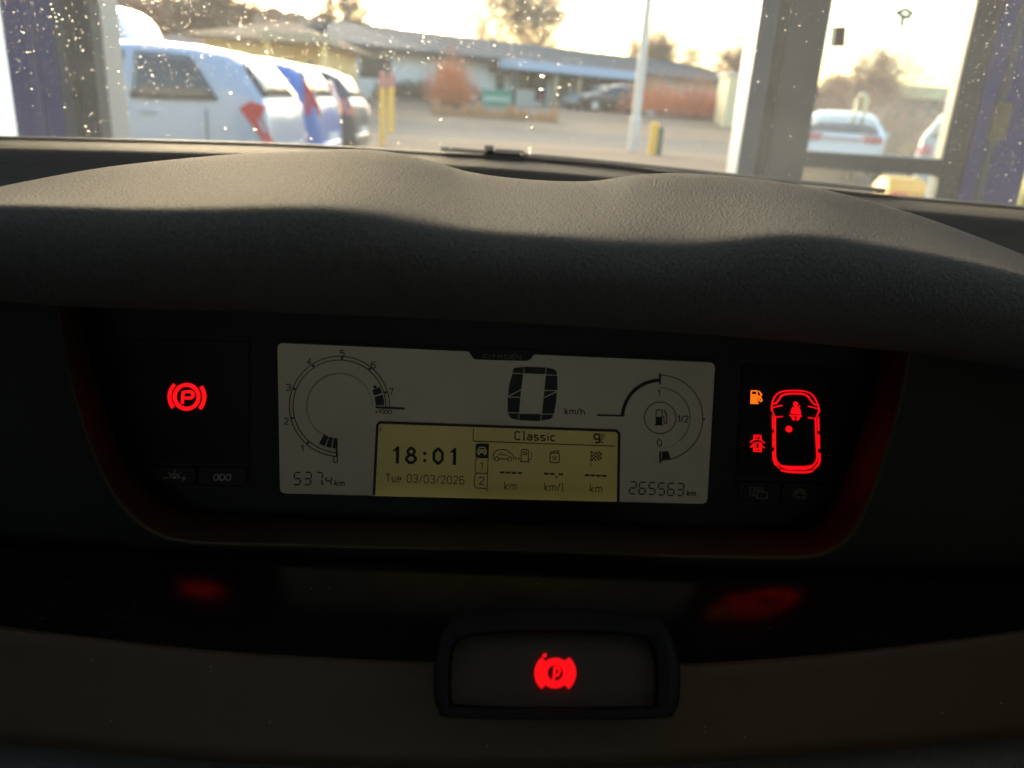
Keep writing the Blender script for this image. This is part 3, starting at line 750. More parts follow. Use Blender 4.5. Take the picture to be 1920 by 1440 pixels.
tree('bare_tree', 'slim bare tree trunk left of the birches', gpos(655, 84), 12, .8, 8, fuzz=(1500, 1.6, 5, 14), trunk_r=.22, group='bare trees behind the road', wd=.03)
tree('willow', 'reddish brown bare willow seen through the gate leaf pane', gpos(1650, 34), 3.9, .8, 9, fuzz=(1593, 2.0, .8, 5.0), trunk_r=.14, twigmat='twigred', fan=4, wd=.01)
tree('willow', 'low brown bare willow beside the white saloon', gpos(1575, 36), 3.0, .95, 12, trunk_r=.14, twigmat='twigred', fan=4, wd=.012)
for i, (px, y, h_, s_) in enumerate([(180, 58, 9.5, 21), (262, 64, 10.5, 22), (335, 60, 9.0, 23), (405, 66, 8.6, 24), (470, 72, 7.4, 25)]):
    tree('bare_tree', ['tall bare brown tree over the motorhome', 'bare brown tree right behind the motorhome', 'bare brown tree over the outbuilding roof', 'spreading bare tree between outbuilding and house', 'low bare tree behind the tan house roof'][i],
         gpos(px, y), h_, 1.15, s_, trunk_r=.22, fan=4, wd=.016, group='bare trees on the slope')
bush('hedge', 'broad reddish orange leafless hedge beyond the bollard', gpos(1292, 44), 3.4, 1.6, 2.5, 9000, 31, 'leaforange', leaf=.07, cat='hedge', stems=160)
bush('hedge', 'dark brown thicket behind the white saloon', gpos(1690, 24), 3.2, 1.2, 2.2, 6000, 32, 'twig', leaf=.06, cat='hedge', stems=200)
bush('bush', 'round orange bush growing beside the green sign board', gpos(838, 41), 1.7, 1.2, 2.5, 5000, 33, 'leaforange', leaf=.06)
bush('bush', 'tall thin orange shrub rising behind the round bush', gpos(848, 43.5), .8, .6, 3.3, 900, 34, 'leaftan', leaf=.06)
bush('hedge', 'dark olive clipped hedge along the white wall', gpos(735, 44.3), 4.2, .7, 1.25, 6000, 35, 'hedgedark', leaf=.07, cat='hedge')
bush('hedge', 'brown bushes at the right end of the long building', gpos(1172, 54.5), 2.8, .9, 3.0, 5200, 36, 'twig', leaf=.08, cat='hedge', stems=120)
# dry grass tufts below the sign
rr = random.Random(40); b = MB()
for i in range(2600):
    px = rr.uniform(812, 1045); y = rr.uniform(37.0, 38.4); q = on_y(px, 200, y)
    twig_blade(b, V((q.x, y, terrain(0, y))), V((rr.uniform(-.3, .3), rr.uniform(-.3, .3), 1)).normalized(), (.12 + .5 * abs(math.sin(px * .11) * math.sin(px * .043 + 1))) * rr.uniform(.6, 1.2), .018, rr)
o = b.build('dry_grass', 'leaftan', fix=False); tag(o, 'dry orange tufts of grass along the verge below the sign', 'grass'); o['kind'] = 'stuff'
# wooded slope far left
M['hill'] = principled('wooded_slope', (.20, .135, .085), 1.0, noise=(.35, (.28, .19, .12)), bump=(2.0, 1.0, .5))
rows = []; rr = random.Random(50)
pxs = list(range(-700, 1040, 12))
crest_t = [(-700, -60), (200, -22), (420, 0), (560, 20), (660, 32), (780, 62), (900, 110), (1040, 190)]
for (yy, fz) in ((96, 0), (100, .45), (106, .75), (116, 1), (140, .9)):
    rows.append([V((on_y(px, 150, yy).x, yy + rr.uniform(-1, 1), terrain(0, 96) - .3 + fz * max(.05, (on_y(px, interp(crest_t, px), 116).z - terrain(0, 96))) * (1 + rr.uniform(-.05, .05)))) for px in pxs])
struct(MB().grid(rows).build('hills', 'hill', smooth=False, fix=False))

# ================================================================== THE CAR WE SIT IN
CAR = thing('car', 'dark car cabin with lit digital dashboard behind a dirty windscreen', 'car', cp(0, -.6, 0), local=False)
def part(mb, name, mat, parent=CAR, **kw): return mb.build(name, mat, parent, **kw)

# ---- dashboard hood: a wavy foam pad, lofted through crest and lip lines
crest = [(-700, 560), (-400, 452), (-200, 398), (0, 346), (100, 325), (200, 308), (330, 293), (450, 283), (560, 277), (650, 274), (730, 279), (800, 294), (870, 315), (950, 328), (1050, 335), (1120, 334), (1190, 323), (1270, 319), (1370, 325), (1470, 337), (1560, 353), (1650, 377), (1740, 404), (1830, 437), (1920, 474), (2100, 555), (2350, 690), (2650, 870)]
lip = [(-700, 470), (-400, 405), (-200, 392), (0, 388), (150, 393), (300, 399), (450, 398), (560, 397), (650, 402), (730, 415), (800, 428), (900, 441), (1050, 451), (1180, 462), (1280, 464), (1360, 457), (1450, 448), (1540, 451), (1640, 466), (1750, 484), (1830, 500), (1920, 522), (2100, 580), (2350, 690), (2650, 840)]
under = [(-700, 560), (-200, 558), (0, 562), (100, 570), (600, 585), (1150, 612), (1650, 652), (1920, 690), (2300, 760), (2650, 850)]
xs = [-60 + 20 * i for i in range(103)]                # the frame and a little more; beyond it the pad runs on sideways
cr = smooth_curve(crest, xs); lp = smooth_curve(lip, xs); un = smooth_curve(under, xs)
rows = [[] for _ in range(15)]
for x, c, l, u in zip(xs, cr, lp, un):
    l = max(l, c + 8)
    u = max(u, l + 60)
    P = car_y(x, c, .50)
    rows[0].append(P + EY * .075 - EZ * .075); rows[1].append(P + EY * .055 - EZ * .024); rows[2].append(P + EY * .028 - EZ * .006)
    rows[3].append(P)
    d = l - c
    rows[4].append(car_y(x, c + d * .16, .463)); rows[5].append(car_y(x, c + d * .36, .426)); rows[6].append(car_y(x, c + d * .60, .385))
    rows[7].append(car_y(x, c + d * .83, .354)); rows[8].append(car_y(x, l - 8, .342)); rows[9].append(car_y(x, l + 14, .334))
    rows[10].append(car_y(x, l + 44, .3315)); rows[11].append(car_y(x, l + (u - l) * .62, .333)); rows[12].append(car_y(x, u - 10, .368))
    rows[13].append(car_y(x, u, .384)); rows[14].append(car_y(x, u + 4, .436))
for r_ in rows:
    a_, b_ = r_[0], r_[-1]
    left = [a_ - EX * (.03 * n_) - EZ * (.22 * .03 * n_ + .35 * (.03 * n_) ** 2) for n_ in range(14, 0, -1)]
    right = [b_ + EX * (.03 * n_) - EZ * (.30 * .03 * n_ + .25 * (.03 * n_) ** 2) for n_ in range(1, 15)]
    r_[:] = left + r_ + right
part(MB().grid(rows), 'dashboard_hood', 'hood', smooth=True, subsurf=1, fix=False)

# ---- shelf between the hood and the windscreen
base_t = [(-900, 250), (-500, 248), (-200, 253), (0, 259), (300, 266), (560, 274), (800, 288), (960, 297), (1150, 314), (1300, 331), (1640, 367), (1920, 391), (2300, 430), (2700, 490)]
base_y = [(-900, .80), (-500, .9), (-200, .97), (0, 1.0), (560, 1.02), (960, 1.02), (1300, 1.0), (1640, .965), (1920, .92), (2300, .84), (2700, .72)]
xs2 = [-900 + 40 * i for i in range(91)]
bt = smooth_curve(base_t, xs2)
GB = [car_y(x, y, interp(base_y, x)) for x, y in zip(xs2, bt)]
rows = [[], [], [], [], [], [], []]
for P in GB:
    rows[0].append(P + EY * .03 - EZ * .006); rows[1].append(P + EY * .004 - EZ * .001); rows[2].append(P - EY * .085 - EZ * .005); rows[3].append(P - EY * .098 - EZ * .008)
    rows[4].append(P - EY * .104 - EZ * .018); rows[5].append(P - EY * .112 - EZ * .036); rows[6].append(P - EY * .44 - EZ * .040)
part(MB().grid(rows), 'dashboard_shelf', 'shelf', smooth=True, fix=False)

for sg in (-1, 1):                         # outer ends of the dashboard beside the cluster
    rows = [[cp(sg * x_, y_, z_) for x_ in (.34, .5, .7, .95)] for y_, z_ in ((.62, 1.045), (.50, 1.055), (.435, 1.05), (.405, 1.03), (.395, .98), (.395, .45))]
    part(MB().grid(rows), 'dashboard_end', 'black', smooth=True, fix=False)
# ---- windscreen
RAKE = R_(31)
gd = -EY * math.cos(RAKE) + EZ * math.sin(RAKE)
gn = -(EY * math.sin(RAKE) + EZ * math.cos(RAKE))       # inward normal
def glass_pt(i, s): return GB[i] + gd * s - EY * (.10 * (s / 1.1) ** 2) * 0 + gn * (-.03 * math.sin(math.pi * min(s / 1.1, 1)))
rows = [[glass_pt(i, s * 1.1 / 14) for i in range(len(GB))] for s in range(15)]
WS = part(MB().grid(rows), 'windscreen', 'glass', smooth=True, fix=False)
# outside: cowl, wiper, bonnet
rows = [[], [], [], []]
for P in GB:
    rows[0].append(P + EY * .006 + EZ * .002); rows[1].append(P + EY * .03 + EZ * .001); rows[2].append(P + EY * .12 - EZ * .02); rows[3].append(P + EY * .16 - EZ * .06)
part(MB().grid(rows), 'cowl', 'rubber', smooth=True, fix=False)
rows = []
for k, (dy, dz) in enumerate(((.165, -.055), (.35, -.09), (.6, -.16), (.85, -.28), (.95, -.45))):
    rows.append([cp(.82 * (1 - .05 * k) * j / 8, GB[45].dot(EY) + dy - .10 * (j / 8) ** 2 * (1 + k * .4), GB[45].z + dz - .03 * (j / 8) ** 2) for j in range(-8, 9)])
part(MB().grid(rows), 'bonnet', 'bonnet', smooth=True, fix=False)
# wiper lying along the base of the glass
def on_glass(px, py, off=0.0):
    """the place where the sight line through a pixel meets the glass, off metres outside it"""
    best = None
    i = min(max(int((px + 900) / 40), 0), len(GB) - 2)
    q = GB[i].lerp(GB[i + 1], ((px + 900) / 40) - i)
    nn = gn
    p = on_plane(px, py, q, nn)
    s = (p - q).dot(gd)
    p = on_plane(px, py, q + gn * (-.03 * math.sin(math.pi * min(max(s / 1.1, 0), 1))), nn)
    return p - gn * off
wl = [(826, 293), (880, 297), (960, 303), (1060, 311), (1200, 325), (1400, 346), (1560, 362), (1660, 372)]
wb = MB().tube([on_glass(x, y, .010) for x, y in wl], .003, 6)
WB = part(wb, 'wiper_blade', 'rubber')
hub = on_glass(916, 293, .008)
bx_ = MB().obox(hub, EX * .006, gd * .005, gn * .005); part(bx_, 'wiper_joint', 'rubber', WB, bevel=.002)
part(MB().obox(on_glass(955, 298, .008), EX * .018, gd * .003, gn * .004), 'wiper_clip', 'rubber', WB, bevel=.002)
part(MB().obox(on_glass(1650, 369, .008), EX * .006, gd * .0018, gn * .003), 'wiper_end', 'rubber', WB, bevel=.002)

# ---- drops and dried specks on the outside of the glass
def dome(mb, c, ax, ay, az, k=8, rings=3):
    rows = [[c + (ax * math.cos(2 * math.pi * j / k) + ay * math.sin(2 * math.pi * j / k)) * math.cos(a) + az * math.sin(a) for j in range(k)] for a in [math.pi / 2 * i / rings for i in range(rings)]]
    o = len(mb.v)
    mb.grid(rows, True); mb.add([c + az], []); n = len(mb.v) - 1; l0 = o + (rings - 1) * k
    mb.f += [(l0 + j, l0 + (j + 1) % k, n) for j in range(k)]
    mb.f.append(tuple(o + j for j in range(k - 1, -1, -1)))
rr = random.Random(61)
db, spk = MB(), MB()
def density(x, y):
    if x < 200: return .8 if y < 170 else .5
    if 200 <= x < 1150:
        lim = 150 - .02 * x
        if y < lim: return 1.0 * (1 - .45 * max(0, (x - 650)) / 500)
        if x < 480 and y < 185: return .55
        return .12
    if x > 1740: return .9
    if 1400 < x < 1560: return .3
    return .10
n_ = 0
while n_ < 7000:
    x, y = rr.uniform(-250, 2150), rr.uniform(-140, 392)
    if rr.random() > density(x, y): continue
    lim = interp(base_t, x) - 4
    if y > lim: continue
    n_ += 1
    c = on_glass(x, y, .0004)
    r = .00043 * math.exp(rr.gauss(0, .45))
    if rr.random() < .72: dome(db, c, EX * r, gd * r * rr.uniform(.9, 1.3), -gn * r * .55, 8, 3)
    else: dome(spk, c, EX * r * .7, gd * r * .7, -gn * r * .25, 6, 2)
part(db, 'water_drops', 'water', WS, smooth=True, fix=False)['kind'] = 'stuff'
part(spk, 'dried_specks', 'speck', WS, fix=False)['kind'] = 'stuff'
for (x, y, r) in [(1018, 145, 2.6), (1016, 170, 2.3), (423, 243, 1.5), (478, 245, 1.9), (583, 262, 1.4), (827, 226, 1.7), (998, 241, 1.7), (988, 221, 1.3), (825, 270, 1.4), (834, 288, 1.4), (993, 281, 1.5), (978, 291, 1.5),
                  (995, 289, 1.7), (983, 298, 1.6), (1118, 318, 1.7), (1050, 165, 1.3), (1068, 160, 1.2), (640, 229, 1.3), (1046, 178, 1.1), (368, 269, 1.2), (747, 270, 1.2), (1250, 208, 1.2)]:
    b = MB(); c = on_glass(x, y, .0004); r *= .00125
    dome(b, c, EX * r, gd * r * .8, -gn * r * .6, 14, 5)
    part(b, 'rain_drop', 'water', WS, smooth=True, fix=False)

# ---- instrument cluster face and curved trim
outer = [(104, 540), (118, 640), (140, 740), (168, 830), (200, 905), (240, 962), (292, 1000), (365, 1017), (600, 1024), (950, 1033), (1250, 1042), (1480, 1046), (1548, 1036), (1594, 1006), (1625, 950), (1652, 880), (1676, 800), (1697, 715), (1712, 620)]
inner = [(146, 560), (165, 650), (190, 740), (215, 820), (248, 888), (292, 933), (345, 958), (420, 967), (600, 972), (950, 980), (1250, 988), (1480, 990), (1526, 979), (1557, 945), (1585, 890), (1606, 830), (1627, 765), (1643, 700), (1655, 630)]
od, idn = dense(outer, 5), dense(inner, 5)
rows = [[scr(x, y, -.002) for x, y in idn], [scr(x + (a - x) * .06, y + (c - y) * .06, .004) for (x, y), (a, c) in zip(idn, od)],
        [scr(x + (a - x) * .55, y + (c - y) * .55, .026) for (x, y), (a, c) in zip(idn, od)],
        [scr(x + (a - x) * .9, y + (c - y) * .9, .043) for (x, y), (a, c) in zip(idn, od)],
        [scr(a, c, .046) for a, c in od], [scr(a, c + 2, .045) for a, c in od], [scr(960 + (a - 960) * 1.004, c + 5, .040) for a, c in od]]
part(MB().grid(rows), 'cluster_trim', 'trim', smooth=True, fix=False)
face = [scr(x, y, -.001) for x, y in [(120, 470)] + inner + [(1700, 470)]]
b = MB().prism(face, [p - SN * .02 for p in face]); part(b, 'cluster_face', 'cluster')
# dash body around the trim
far = []
for (a, c) in od:
    u_ = (a - 908) / 800
    far.append((a + (-900 if u_ < 0 else 900) * min(1, abs(u_) ** 4 * 1.3), c + 40 + 30 * (1 - abs(u_))))
rows = [[scr(960 + (a - 960) * 1.002, c + 3, .042) for a, c in od],
        [scr(a + (fa - a) * .15, c + (fc - c) * .5, .034) for (a, c), (fa, fc) in zip(od, far)],
        [scr(fa, fc + 10, .018) for fa, fc in far]]
part(MB().grid(rows), 'dashboard_body', 'black', smooth=True, fix=False)

# ---- glossy tray in front of the cluster, then the lower panel
TZ = .9575
front_e = [(-900, 1040), (-400, 1110), (-150, 1150), (0, 1178), (200, 1203), (400, 1224), (620, 1238), (820, 1246), (1040, 1251), (1280, 1249), (1450, 1239), (1600, 1225), (1760, 1206), (1920, 1184), (2100, 1150), (2400, 1080), (2800, 960)]
low_e = [(-900, 1240), (-400, 1320), (-150, 1360), (0, 1384), (200, 1403), (400, 1418), (620, 1427), (820, 1431), (1040, 1431), (1280, 1423), (1450, 1411), (1600, 1399), (1760, 1387), (1920, 1374), (2100, 1345), (2400, 1280), (2800, 1170)]
xs3 = [-900 + 37 * i for i in range(101)]
fe = smooth_curve(front_e, xs3); le = smooth_curve(low_e, xs3)
FE = [on_z(x, y, TZ) for x, y in zip(xs3, fe)]
rows = [[] for _ in range(10)]
for P in FE:
    q = V((P.x, P.y, TZ)); yc = q.dot(EY)
    back = q + EY * (.3825 - yc)
    for n_ in range(10):
        t_ = n_ / 9
        rows[n_].append(back.lerp(q + EY * .001, t_) + EZ * .0035 * (1 - (2 * t_ - 1) ** 2))
part(MB().grid(rows), 'dashboard_tray', 'tray', smooth=True, fix=False)
rows = [[] for _ in range(8)]
for P, x, y1, y0 in zip(FE, xs3, le, fe):
    yc = P.dot(EY); lo = car_y(x, y1, yc - .026)
    rows[0].append(P + EY * .006 - EZ * .006); rows[1].append(P + EZ * .0015); rows[2].append(P - EY * .003 + EZ * .001)
    mid = P.lerp(lo, .5) + EZ * .0025 - EY * .001
    rows[3].append(P.lerp(lo, .2) + EZ * .0022); rows[4].append(mid); rows[5].append(P.lerp(lo, .9) + EZ * .0012); rows[6].append(lo); rows[7].append(lo + EY * .012 - EZ * .016)
part(MB().grid(rows), 'lower_panel', 'lower', smooth=True, fix=False)
rows = [[], [], [], []]
for P, x, y1 in zip(FE, xs3, le):
    yc = P.dot(EY); lo = car_y(x, y1, yc - .026)
    rows[0].append(lo + EY * .02 - EZ * .012); rows[1].append(lo + EY * .004 - EZ * .014); rows[2].append(lo - EY * .006 - EZ * .02); rows[3].append(lo + EY * .03 - EZ * .4)
part(MB().grid(rows), 'knee_panel', 'shelf', smooth=True, fix=False)
# hidden front bulkhead under the shelf keeps daylight out of the dashboard
rows = [[P + EY * .03 - EZ * .01 for P in GB], [P + EY * .02 - EZ * .8 for P in GB]]
part(MB().grid(rows), 'bulkhead', 'cabin', fix=False)

# ---- parking brake button
pb0 = car_y(1040, 1330, .262); bt_up = (EY * math.cos(R_(36)) + EZ * math.sin(R_(36))); bt_n = EX.cross(bt_up)
def but(px, py, w=0.0): return on_plane(px, py, pb0 + bt_n * w, bt_n)
fo = dense([(815, 1240), (813, 1300), (822, 1332), (850, 1346), (1040, 1350), (1235, 1347), (1266, 1333), (1275, 1300), (1274, 1240), (1258, 1185), (1225, 1155), (1120, 1140), (1040, 1137), (940, 1139), (860, 1152), (828, 1185), (815, 1240)], 4)[:-1]
fi = dense([(844, 1240), (842, 1295), (845, 1318), (860, 1324), (1040, 1329), (1215, 1325), (1229, 1318), (1232, 1290), (1230, 1245), (1220, 1208), (1196, 1192), (1120, 1186), (1040, 1184), (940, 1186), (880, 1192), (852, 1206), (844, 1240)], 4)[:-1]
c_ = V((0, 0, 0))
rows = [[but(x, y, .002) + (but(x, y, .002) - EYE).normalized() * .03 for x, y in fo], [but(x, y, .003) for x, y in fo], [but(x + (a - x) * .15, y + (c - y) * .15, .0055) for (x, y), (a, c) in zip(fo, fi)],
        [but(x + (a - x) * .85, y + (c - y) * .85, .0055) for (x, y), (a, c) in zip(fo, fi)], [but(a, c, .0035) for a, c in fi], [but(a, c, -.006) for a, c in fi]]
BF = part(MB().grid(rows, True), 'button_frame', 'cluster', smooth=True, fix=False)
M['button'] = principled('brown_grey_button', (.04, .034, .03), .45, spec=.4, bump=(1500, .2, .0003))
fi2 = [(1040 + (x - 1040) * .985, 1257 + (y - 1257) * .97) for x, y in fi]
PB = part(MB().prism([but(x, y, -.001) for x, y in fi2], [but(x, y, -.012) for x, y in fi2]), 'parking_brake_button', 'button', bevel=.0015)

# ================================================================== MARKS ON THE INSTRUMENTS
def uv_of(px, py, fn=scr, w=0.0, o=None):
    return fn(px, py, w)
def to3w(wv, fn=scr):
    return lambda x, y: fn(x, y, wv)
INKW, YW, LCDW = .0016, .0008, .0002
class Ink:
    """strokes and filled shapes in photo pixels, laid on a plane"""
    def __init__(s, w=INKW, fn=scr): s.b = MB(); s.t = to3w(w, fn)
    def line(s, pts, wd, closed=False): stroke2(pts, wd, s.t, s.b, closed); return s
    def fill(s, pts): s.b.poly([s.t(*p) for p in pts]); return s
    def arc(s, cx, cy, r, a0, a1, wd, n=40): # angles counter-clockwise from the right
        stroke2([(x, 2 * cy - y) for x, y in arc_pts(cx, cy, r, a0, a1, n)], wd, s.t, s.b); return s
    def dot(s, cx, cy, r, n=16): s.fill(arc_pts(cx, cy, r, 0, 360, n)[:-1]); return s
    def seg(s, cx, cy, r0, r1, a0, a1, n=5):
        o = [(x, 2 * cy - y) for x, y in arc_pts(cx, cy, r1, a0, a1, n)]; i = [(x, 2 * cy - y) for x, y in arc_pts(cx, cy, r0, a0, a1, n)]
        s.fill(o + i[::-1]); return s
    def build(s, name, mat, parent, depth=.0003):
        o = part(s.b, name, mat, parent, fix=False)
        md = o.modifiers.new('solid', 'SOLIDIFY'); md.thickness = depth; md.offset = 0
        return o
# stroke font: unit height 1 (y down from top 0 to base 1), each glyph: width, strokes
def rr_box(x0, y0, x1, y1, c=.16): return [(x0 + c, y0), (x1 - c, y0), (x1, y0 + c), (x1, y1 - c), (x1 - c, y1), (x0 + c, y1), (x0, y1 - c), (x0, y0 + c), (x0 + c, y0)]
G = {
 '0': (.62, [rr_box(0, 0, .62, 1)]), '1': (.34, [[(.02, .26), (.30, 0), (.30, 1)]]),
 '2': (.62, [[(0, .2), (.06, .06), (.16, 0), (.48, 0), (.6, .08), (.62, .24), (.54, .44), (0, .98), (.64, .98)]]),
 '3': (.62, [[(0, .12), (.12, 0), (.5, 0), (.62, .12), (.62, .36), (.5, .47), (.24, .47)], [(.5, .47), (.62, .6), (.62, .86), (.5, 1), (.12, 1), (0, .86)]]),
 '4': (.66, [[(.5, 1), (.5, 0), (.0, .68), (.68, .68)]]),
 '5': (.62, [[(.58, 0), (.06, 0), (.04, .44), (.14, .38), (.48, .38), (.62, .5), (.62, .86), (.48, 1), (.1, 1), (0, .9)]]),
 '6': (.62, [[(.58, .08), (.48, 0), (.14, 0), (0, .16), (0, .84), (.14, 1), (.48, 1), (.62, .86), (.62, .56), (.48, .42), (.14, .42), (0, .54)]]),
 '7': (.62, [[(0, 0), (.62, 0), (.24, 1)]]),
 '8': (.62, [rr_box(.04, 0, .58, .47, .14), rr_box(0, .47, .62, 1, .16)]),
 '9': (.62, [[(.62, .5), (.5, .58), (.14, .58), (0, .46), (0, .14), (.14, 0), (.48, 0), (.62, .14), (.62, .86), (.48, 1), (.1, 1)]]),
 ':': (.12, [[(.06, .22), (.06, .36)], [(.06, .66), (.06, .80)]]), '/': (.36, [[(.36, 0), (0, 1)]]), '.': (.1, [[(.05, .92), (.05, 1.02)]]),
 'T': (.6, [[(0, 0), (.6, 0)], [(.3, 0), (.3, 1)]]), 'u': (.46, [[(0, .36), (0, .88), (.1, 1), (.34, 1), (.46, .88)], [(.46, .36), (.46, 1)]]),
 'e': (.48, [[(0, .66), (.48, .66), (.48, .48), (.38, .36), (.1, .36), (0, .48), (0, .88), (.1, 1), (.44, 1)]]),
 'C': (.6, [[(.58, .12), (.46, 0), (.14, 0), (0, .14), (0, .86), (.14, 1), (.46, 1), (.58, .88)]]),
 'l': (.22, [[(.0, 0), (.12, 0), (.12, 1)], [(0, 1), (.24, 1)]]), 'a': (.48, [[(.06, .36), (.36, .36), (.48, .46), (.48, 1)], [(.48, .64), (.12, .64), (0, .74), (0, .9), (.12, 1), (.48, 1)]]),
 's': (.46, [[(.44, .36), (.08, .36), (0, .46), (.04, .62), (.4, .72), (.46, .86), (.38, 1), (0, 1)]]), 'i': (.12, [[(.06, .36), (.06, 1)], [(.06, .06), (.06, .18)]]),
 'c': (.44, [[(.44, .40), (.36, .36), (.1, .36), (0, .48), (0, .88), (.1, 1), (.44, 1)]]),
 'k': (.46, [[(0, 0), (0, 1)], [(.44, .36), (.04, .7), (.46, 1)]]), 'm': (.78, [[(0, 1), (0, .36)], [(0, .46), (.1, .36), (.3, .36), (.39, .46), (.39, 1)], [(.39, .46), (.5, .36), (.68, .36), (.78, .46), (.78, 1)]]),
 'h': (.48, [[(0, 0), (0, 1)], [(0, .48), (.1, .36), (.36, .36), (.48, .48), (.48, 1)]]), 'x': (.42, [[(0, .4), (.42, 1)], [(.42, .4), (0, 1)]]),
 'I': (.08, [[(.04, 0), (.04, 1)]]), 'R': (.62, [[(0, 1), (0, 0), (.48, 0), (.6, .12), (.6, .42), (.48, .54), (0, .54)], [(.3, .54), (.62, 1)]]),
 'O': (.7, [rr_box(0, 0, .7, 1, .2)]), 'E': (.52, [[(.54, 0), (0, 0), (0, 1), (.54, 1)], [(0, .5), (.46, .5)]]), 'N': (.62, [[(0, 1), (0, 0), (.62, 1), (.62, 0)]]),
 'L': (.5, [[(0, 0), (0, 1), (.5, 1)]]), ' ': (.35, []),
 '"': (.4, [[(.06, 0), (.06, .1)], [(.34, 0), (.34, .1)]]),
}
SL = math.tan(R_(2.0))                     # printed lines fall 2 degrees to the right in the photograph
def text(ink, s, x0, yb, h, wd, gap=.24, width=None, slant=0.0, slope=SL, wide=1.0):
    tot = sum(G[c][0] * wide for c in s) + gap * (len(s) - 1)
    kx = (width / (tot * h)) if width else 1.0
    x = 0
    for c in s:
        gw, st = G[c]
        for q in st:
            pts = []
            for a, b in q:
                xx = (x + a * wide) * h * kx; yy = (b - 1) * h
                pts.append((x0 + xx - slant * yy, yb + yy + slope * xx))
            cl = len(pts) > 3 and pts[0] == pts[-1]
            ink.line(pts[:-1] if cl else pts, wd, cl)
        x += gw * wide + gap
    return ink
def Z(ox, oy, k): return lambda pts: [(ox + x / k, oy + y / k) for x, y in pts]
Z5 = Z(500, 620, 4.235); Z6 = Z(860, 620, 3.84); Z8 = Z(880, 780, 6.4); Z7 = Z(700, 780, 8.0); ZR = Z(1380, 680, 5.14); ZL = Z(260, 680, 6.0)
def z1(zf, x, y): return zf([(x, y)])[0]

# the pale LCD panel, the yellow dot-matrix screen in it
def rounded(c, r=9, n=4):
    out = []
    for i in range(4):
        p, a, d = V((*c[i], 0)), V((*c[i - 1], 0)), V((*c[(i + 1) % 4], 0))
        u_, v_ = (a - p).normalized(), (d - p).normalized()
        for k in range(n + 1):
            t_ = k / n; q = p + u_ * r * (1 - t_) ** 2 + v_ * r * t_ ** 2
            out.append((q.x, q.y))
    return out
lc = rounded([(520, 643), (1341, 680), (1326, 945), (525, 925)], 11)
LCD = part(MB().prism([scr(x, y, LCDW) for x, y in lc], [scr(x, y, -.0009) for x, y in lc]), 'display_panel', 'lcd')
fr = rounded([(513, 637), (1348, 674), (1333, 952), (518, 931)], 12)
b = MB().grid([[scr(x, y, -.0008) for x, y in fr], [scr(x, y, .0016) for x, y in fr], [scr(x + (a - x) * .7, y + (c - y) * .7, .0016) for (x, y), (a, c) in zip(fr, lc)], [scr(a, c, .0001) for a, c in lc]], True)
part(b, 'display_rim', 'cluster', smooth=False, fix=False)
yl = [(703, 930), (709, 798), (716, 792), (1154, 808), (1160, 815), (1158, 941)]
b = MB().prism([scr(x, y, YW - .0002) for x, y in yl], [scr(x, y, LCDW + .0001) for x, y in yl]); part(b, 'info_screen', 'lcd_yellow', LCD)
k = Ink(); k.line([(701, 928), (707.5, 797), (712, 792), (1155, 807.5), (1161, 813), (1159, 941)], 5); k.build('info_screen_border', 'ink', LCD)

# tachometer
TC = (636.5, 762)
k = Ink(); k.arc(*TC, 94, 0, 268, 1.5, 70); k.arc(*TC, 87, 0, 268, 1.5, 70)
for a in (267, 229, 194, 159, 123, 87, 51, 17):
    k.arc(*TC, 90.5, a - 1.3, a + 1.3, 4.5, 2)
k.build('tachometer_scale', 'ink', LCD)
k = Ink()
for i in range(92):
    a = 30 + 238 * i / 91; k.arc(*TC, 61.5, a - .45, a + .45, 3, 1)
for i in range(5): a = 1 + i * 5.6; k.arc(*TC, 61.5, a - .7, a + .7, 2.2, 1)
k.build('tachometer_dots', 'ink', LCD)
k = Ink(); k.seg(*TC, 60, 79.5, 260, 266); k.seg(*TC, 60, 79.5, 251.5, 258.5); k.seg(*TC, 60, 79.5, 241, 250); k.line([(631.5, 827), (631, 850)], 3.4)
k.build('tachometer_bar', 'ink', LCD)
k = Ink(); k.seg(*TC, 68, 84, 1.5, 15); k.seg(*TC, 68, 84, 17.5, 26); k.dot(703, 725.5, 3.2); k.line([(704, 763.5), (759, 766)], 3.8)
k.build('red_line_marker', 'ink', LCD)
for ch, x, y in (('0', 625.5, 867), ('1', 564.5, 846), ('2', 533, 795.5), ('3', 537, 732), ('4', 575.5, 684), ('5', 638, 668), ('6', 696.5, 690), ('7', 730, 740)):
    k = Ink(); text(k, ch, x, y, 11.5, 1.7); k.build('numeral', 'ink', LCD)
k = Ink(); text(k, 'x1000', 704, 774.5, 6.6, 1.1, width=30, wide=1.25); k.build('multiplier_text', 'ink', LCD)
# speed figure
SP = [[(395, 270), (470, 260), (466, 306), (388, 303)], [(475, 259), (628, 265), (622, 313), (471, 307)], [(634, 266), (685, 277), (703, 290), (709, 318), (628, 314)],
      [(627, 322), (710, 324), (712, 428), (618, 426)], [(617, 434), (700, 434), (612, 480)], [(707, 443), (702, 520), (686, 597), (600, 596), (611, 489)],
      [(597, 604), (683, 604), (670, 630), (650, 638), (594, 648)], [(438, 598), (591, 601), (588, 651), (434, 645)], [(354, 594), (433, 596), (430, 643), (385, 634), (366, 620)],
      [(353, 483), (444, 483), (436, 589), (352, 586)], [(362, 474), (448, 430), (445, 476)], [(386, 311), (465, 313), (451, 420), (355, 468), (362, 400)]]
for q in SP:
    k = Ink(); k.fill(Z6(q)); k.build('speed_segment', 'ink', LCD)
k = Ink(); text(k, 'km/h', 1059.5, 776.5, 11.5, 1.9, width=36); k.build('speed_unit', 'ink', LCD)
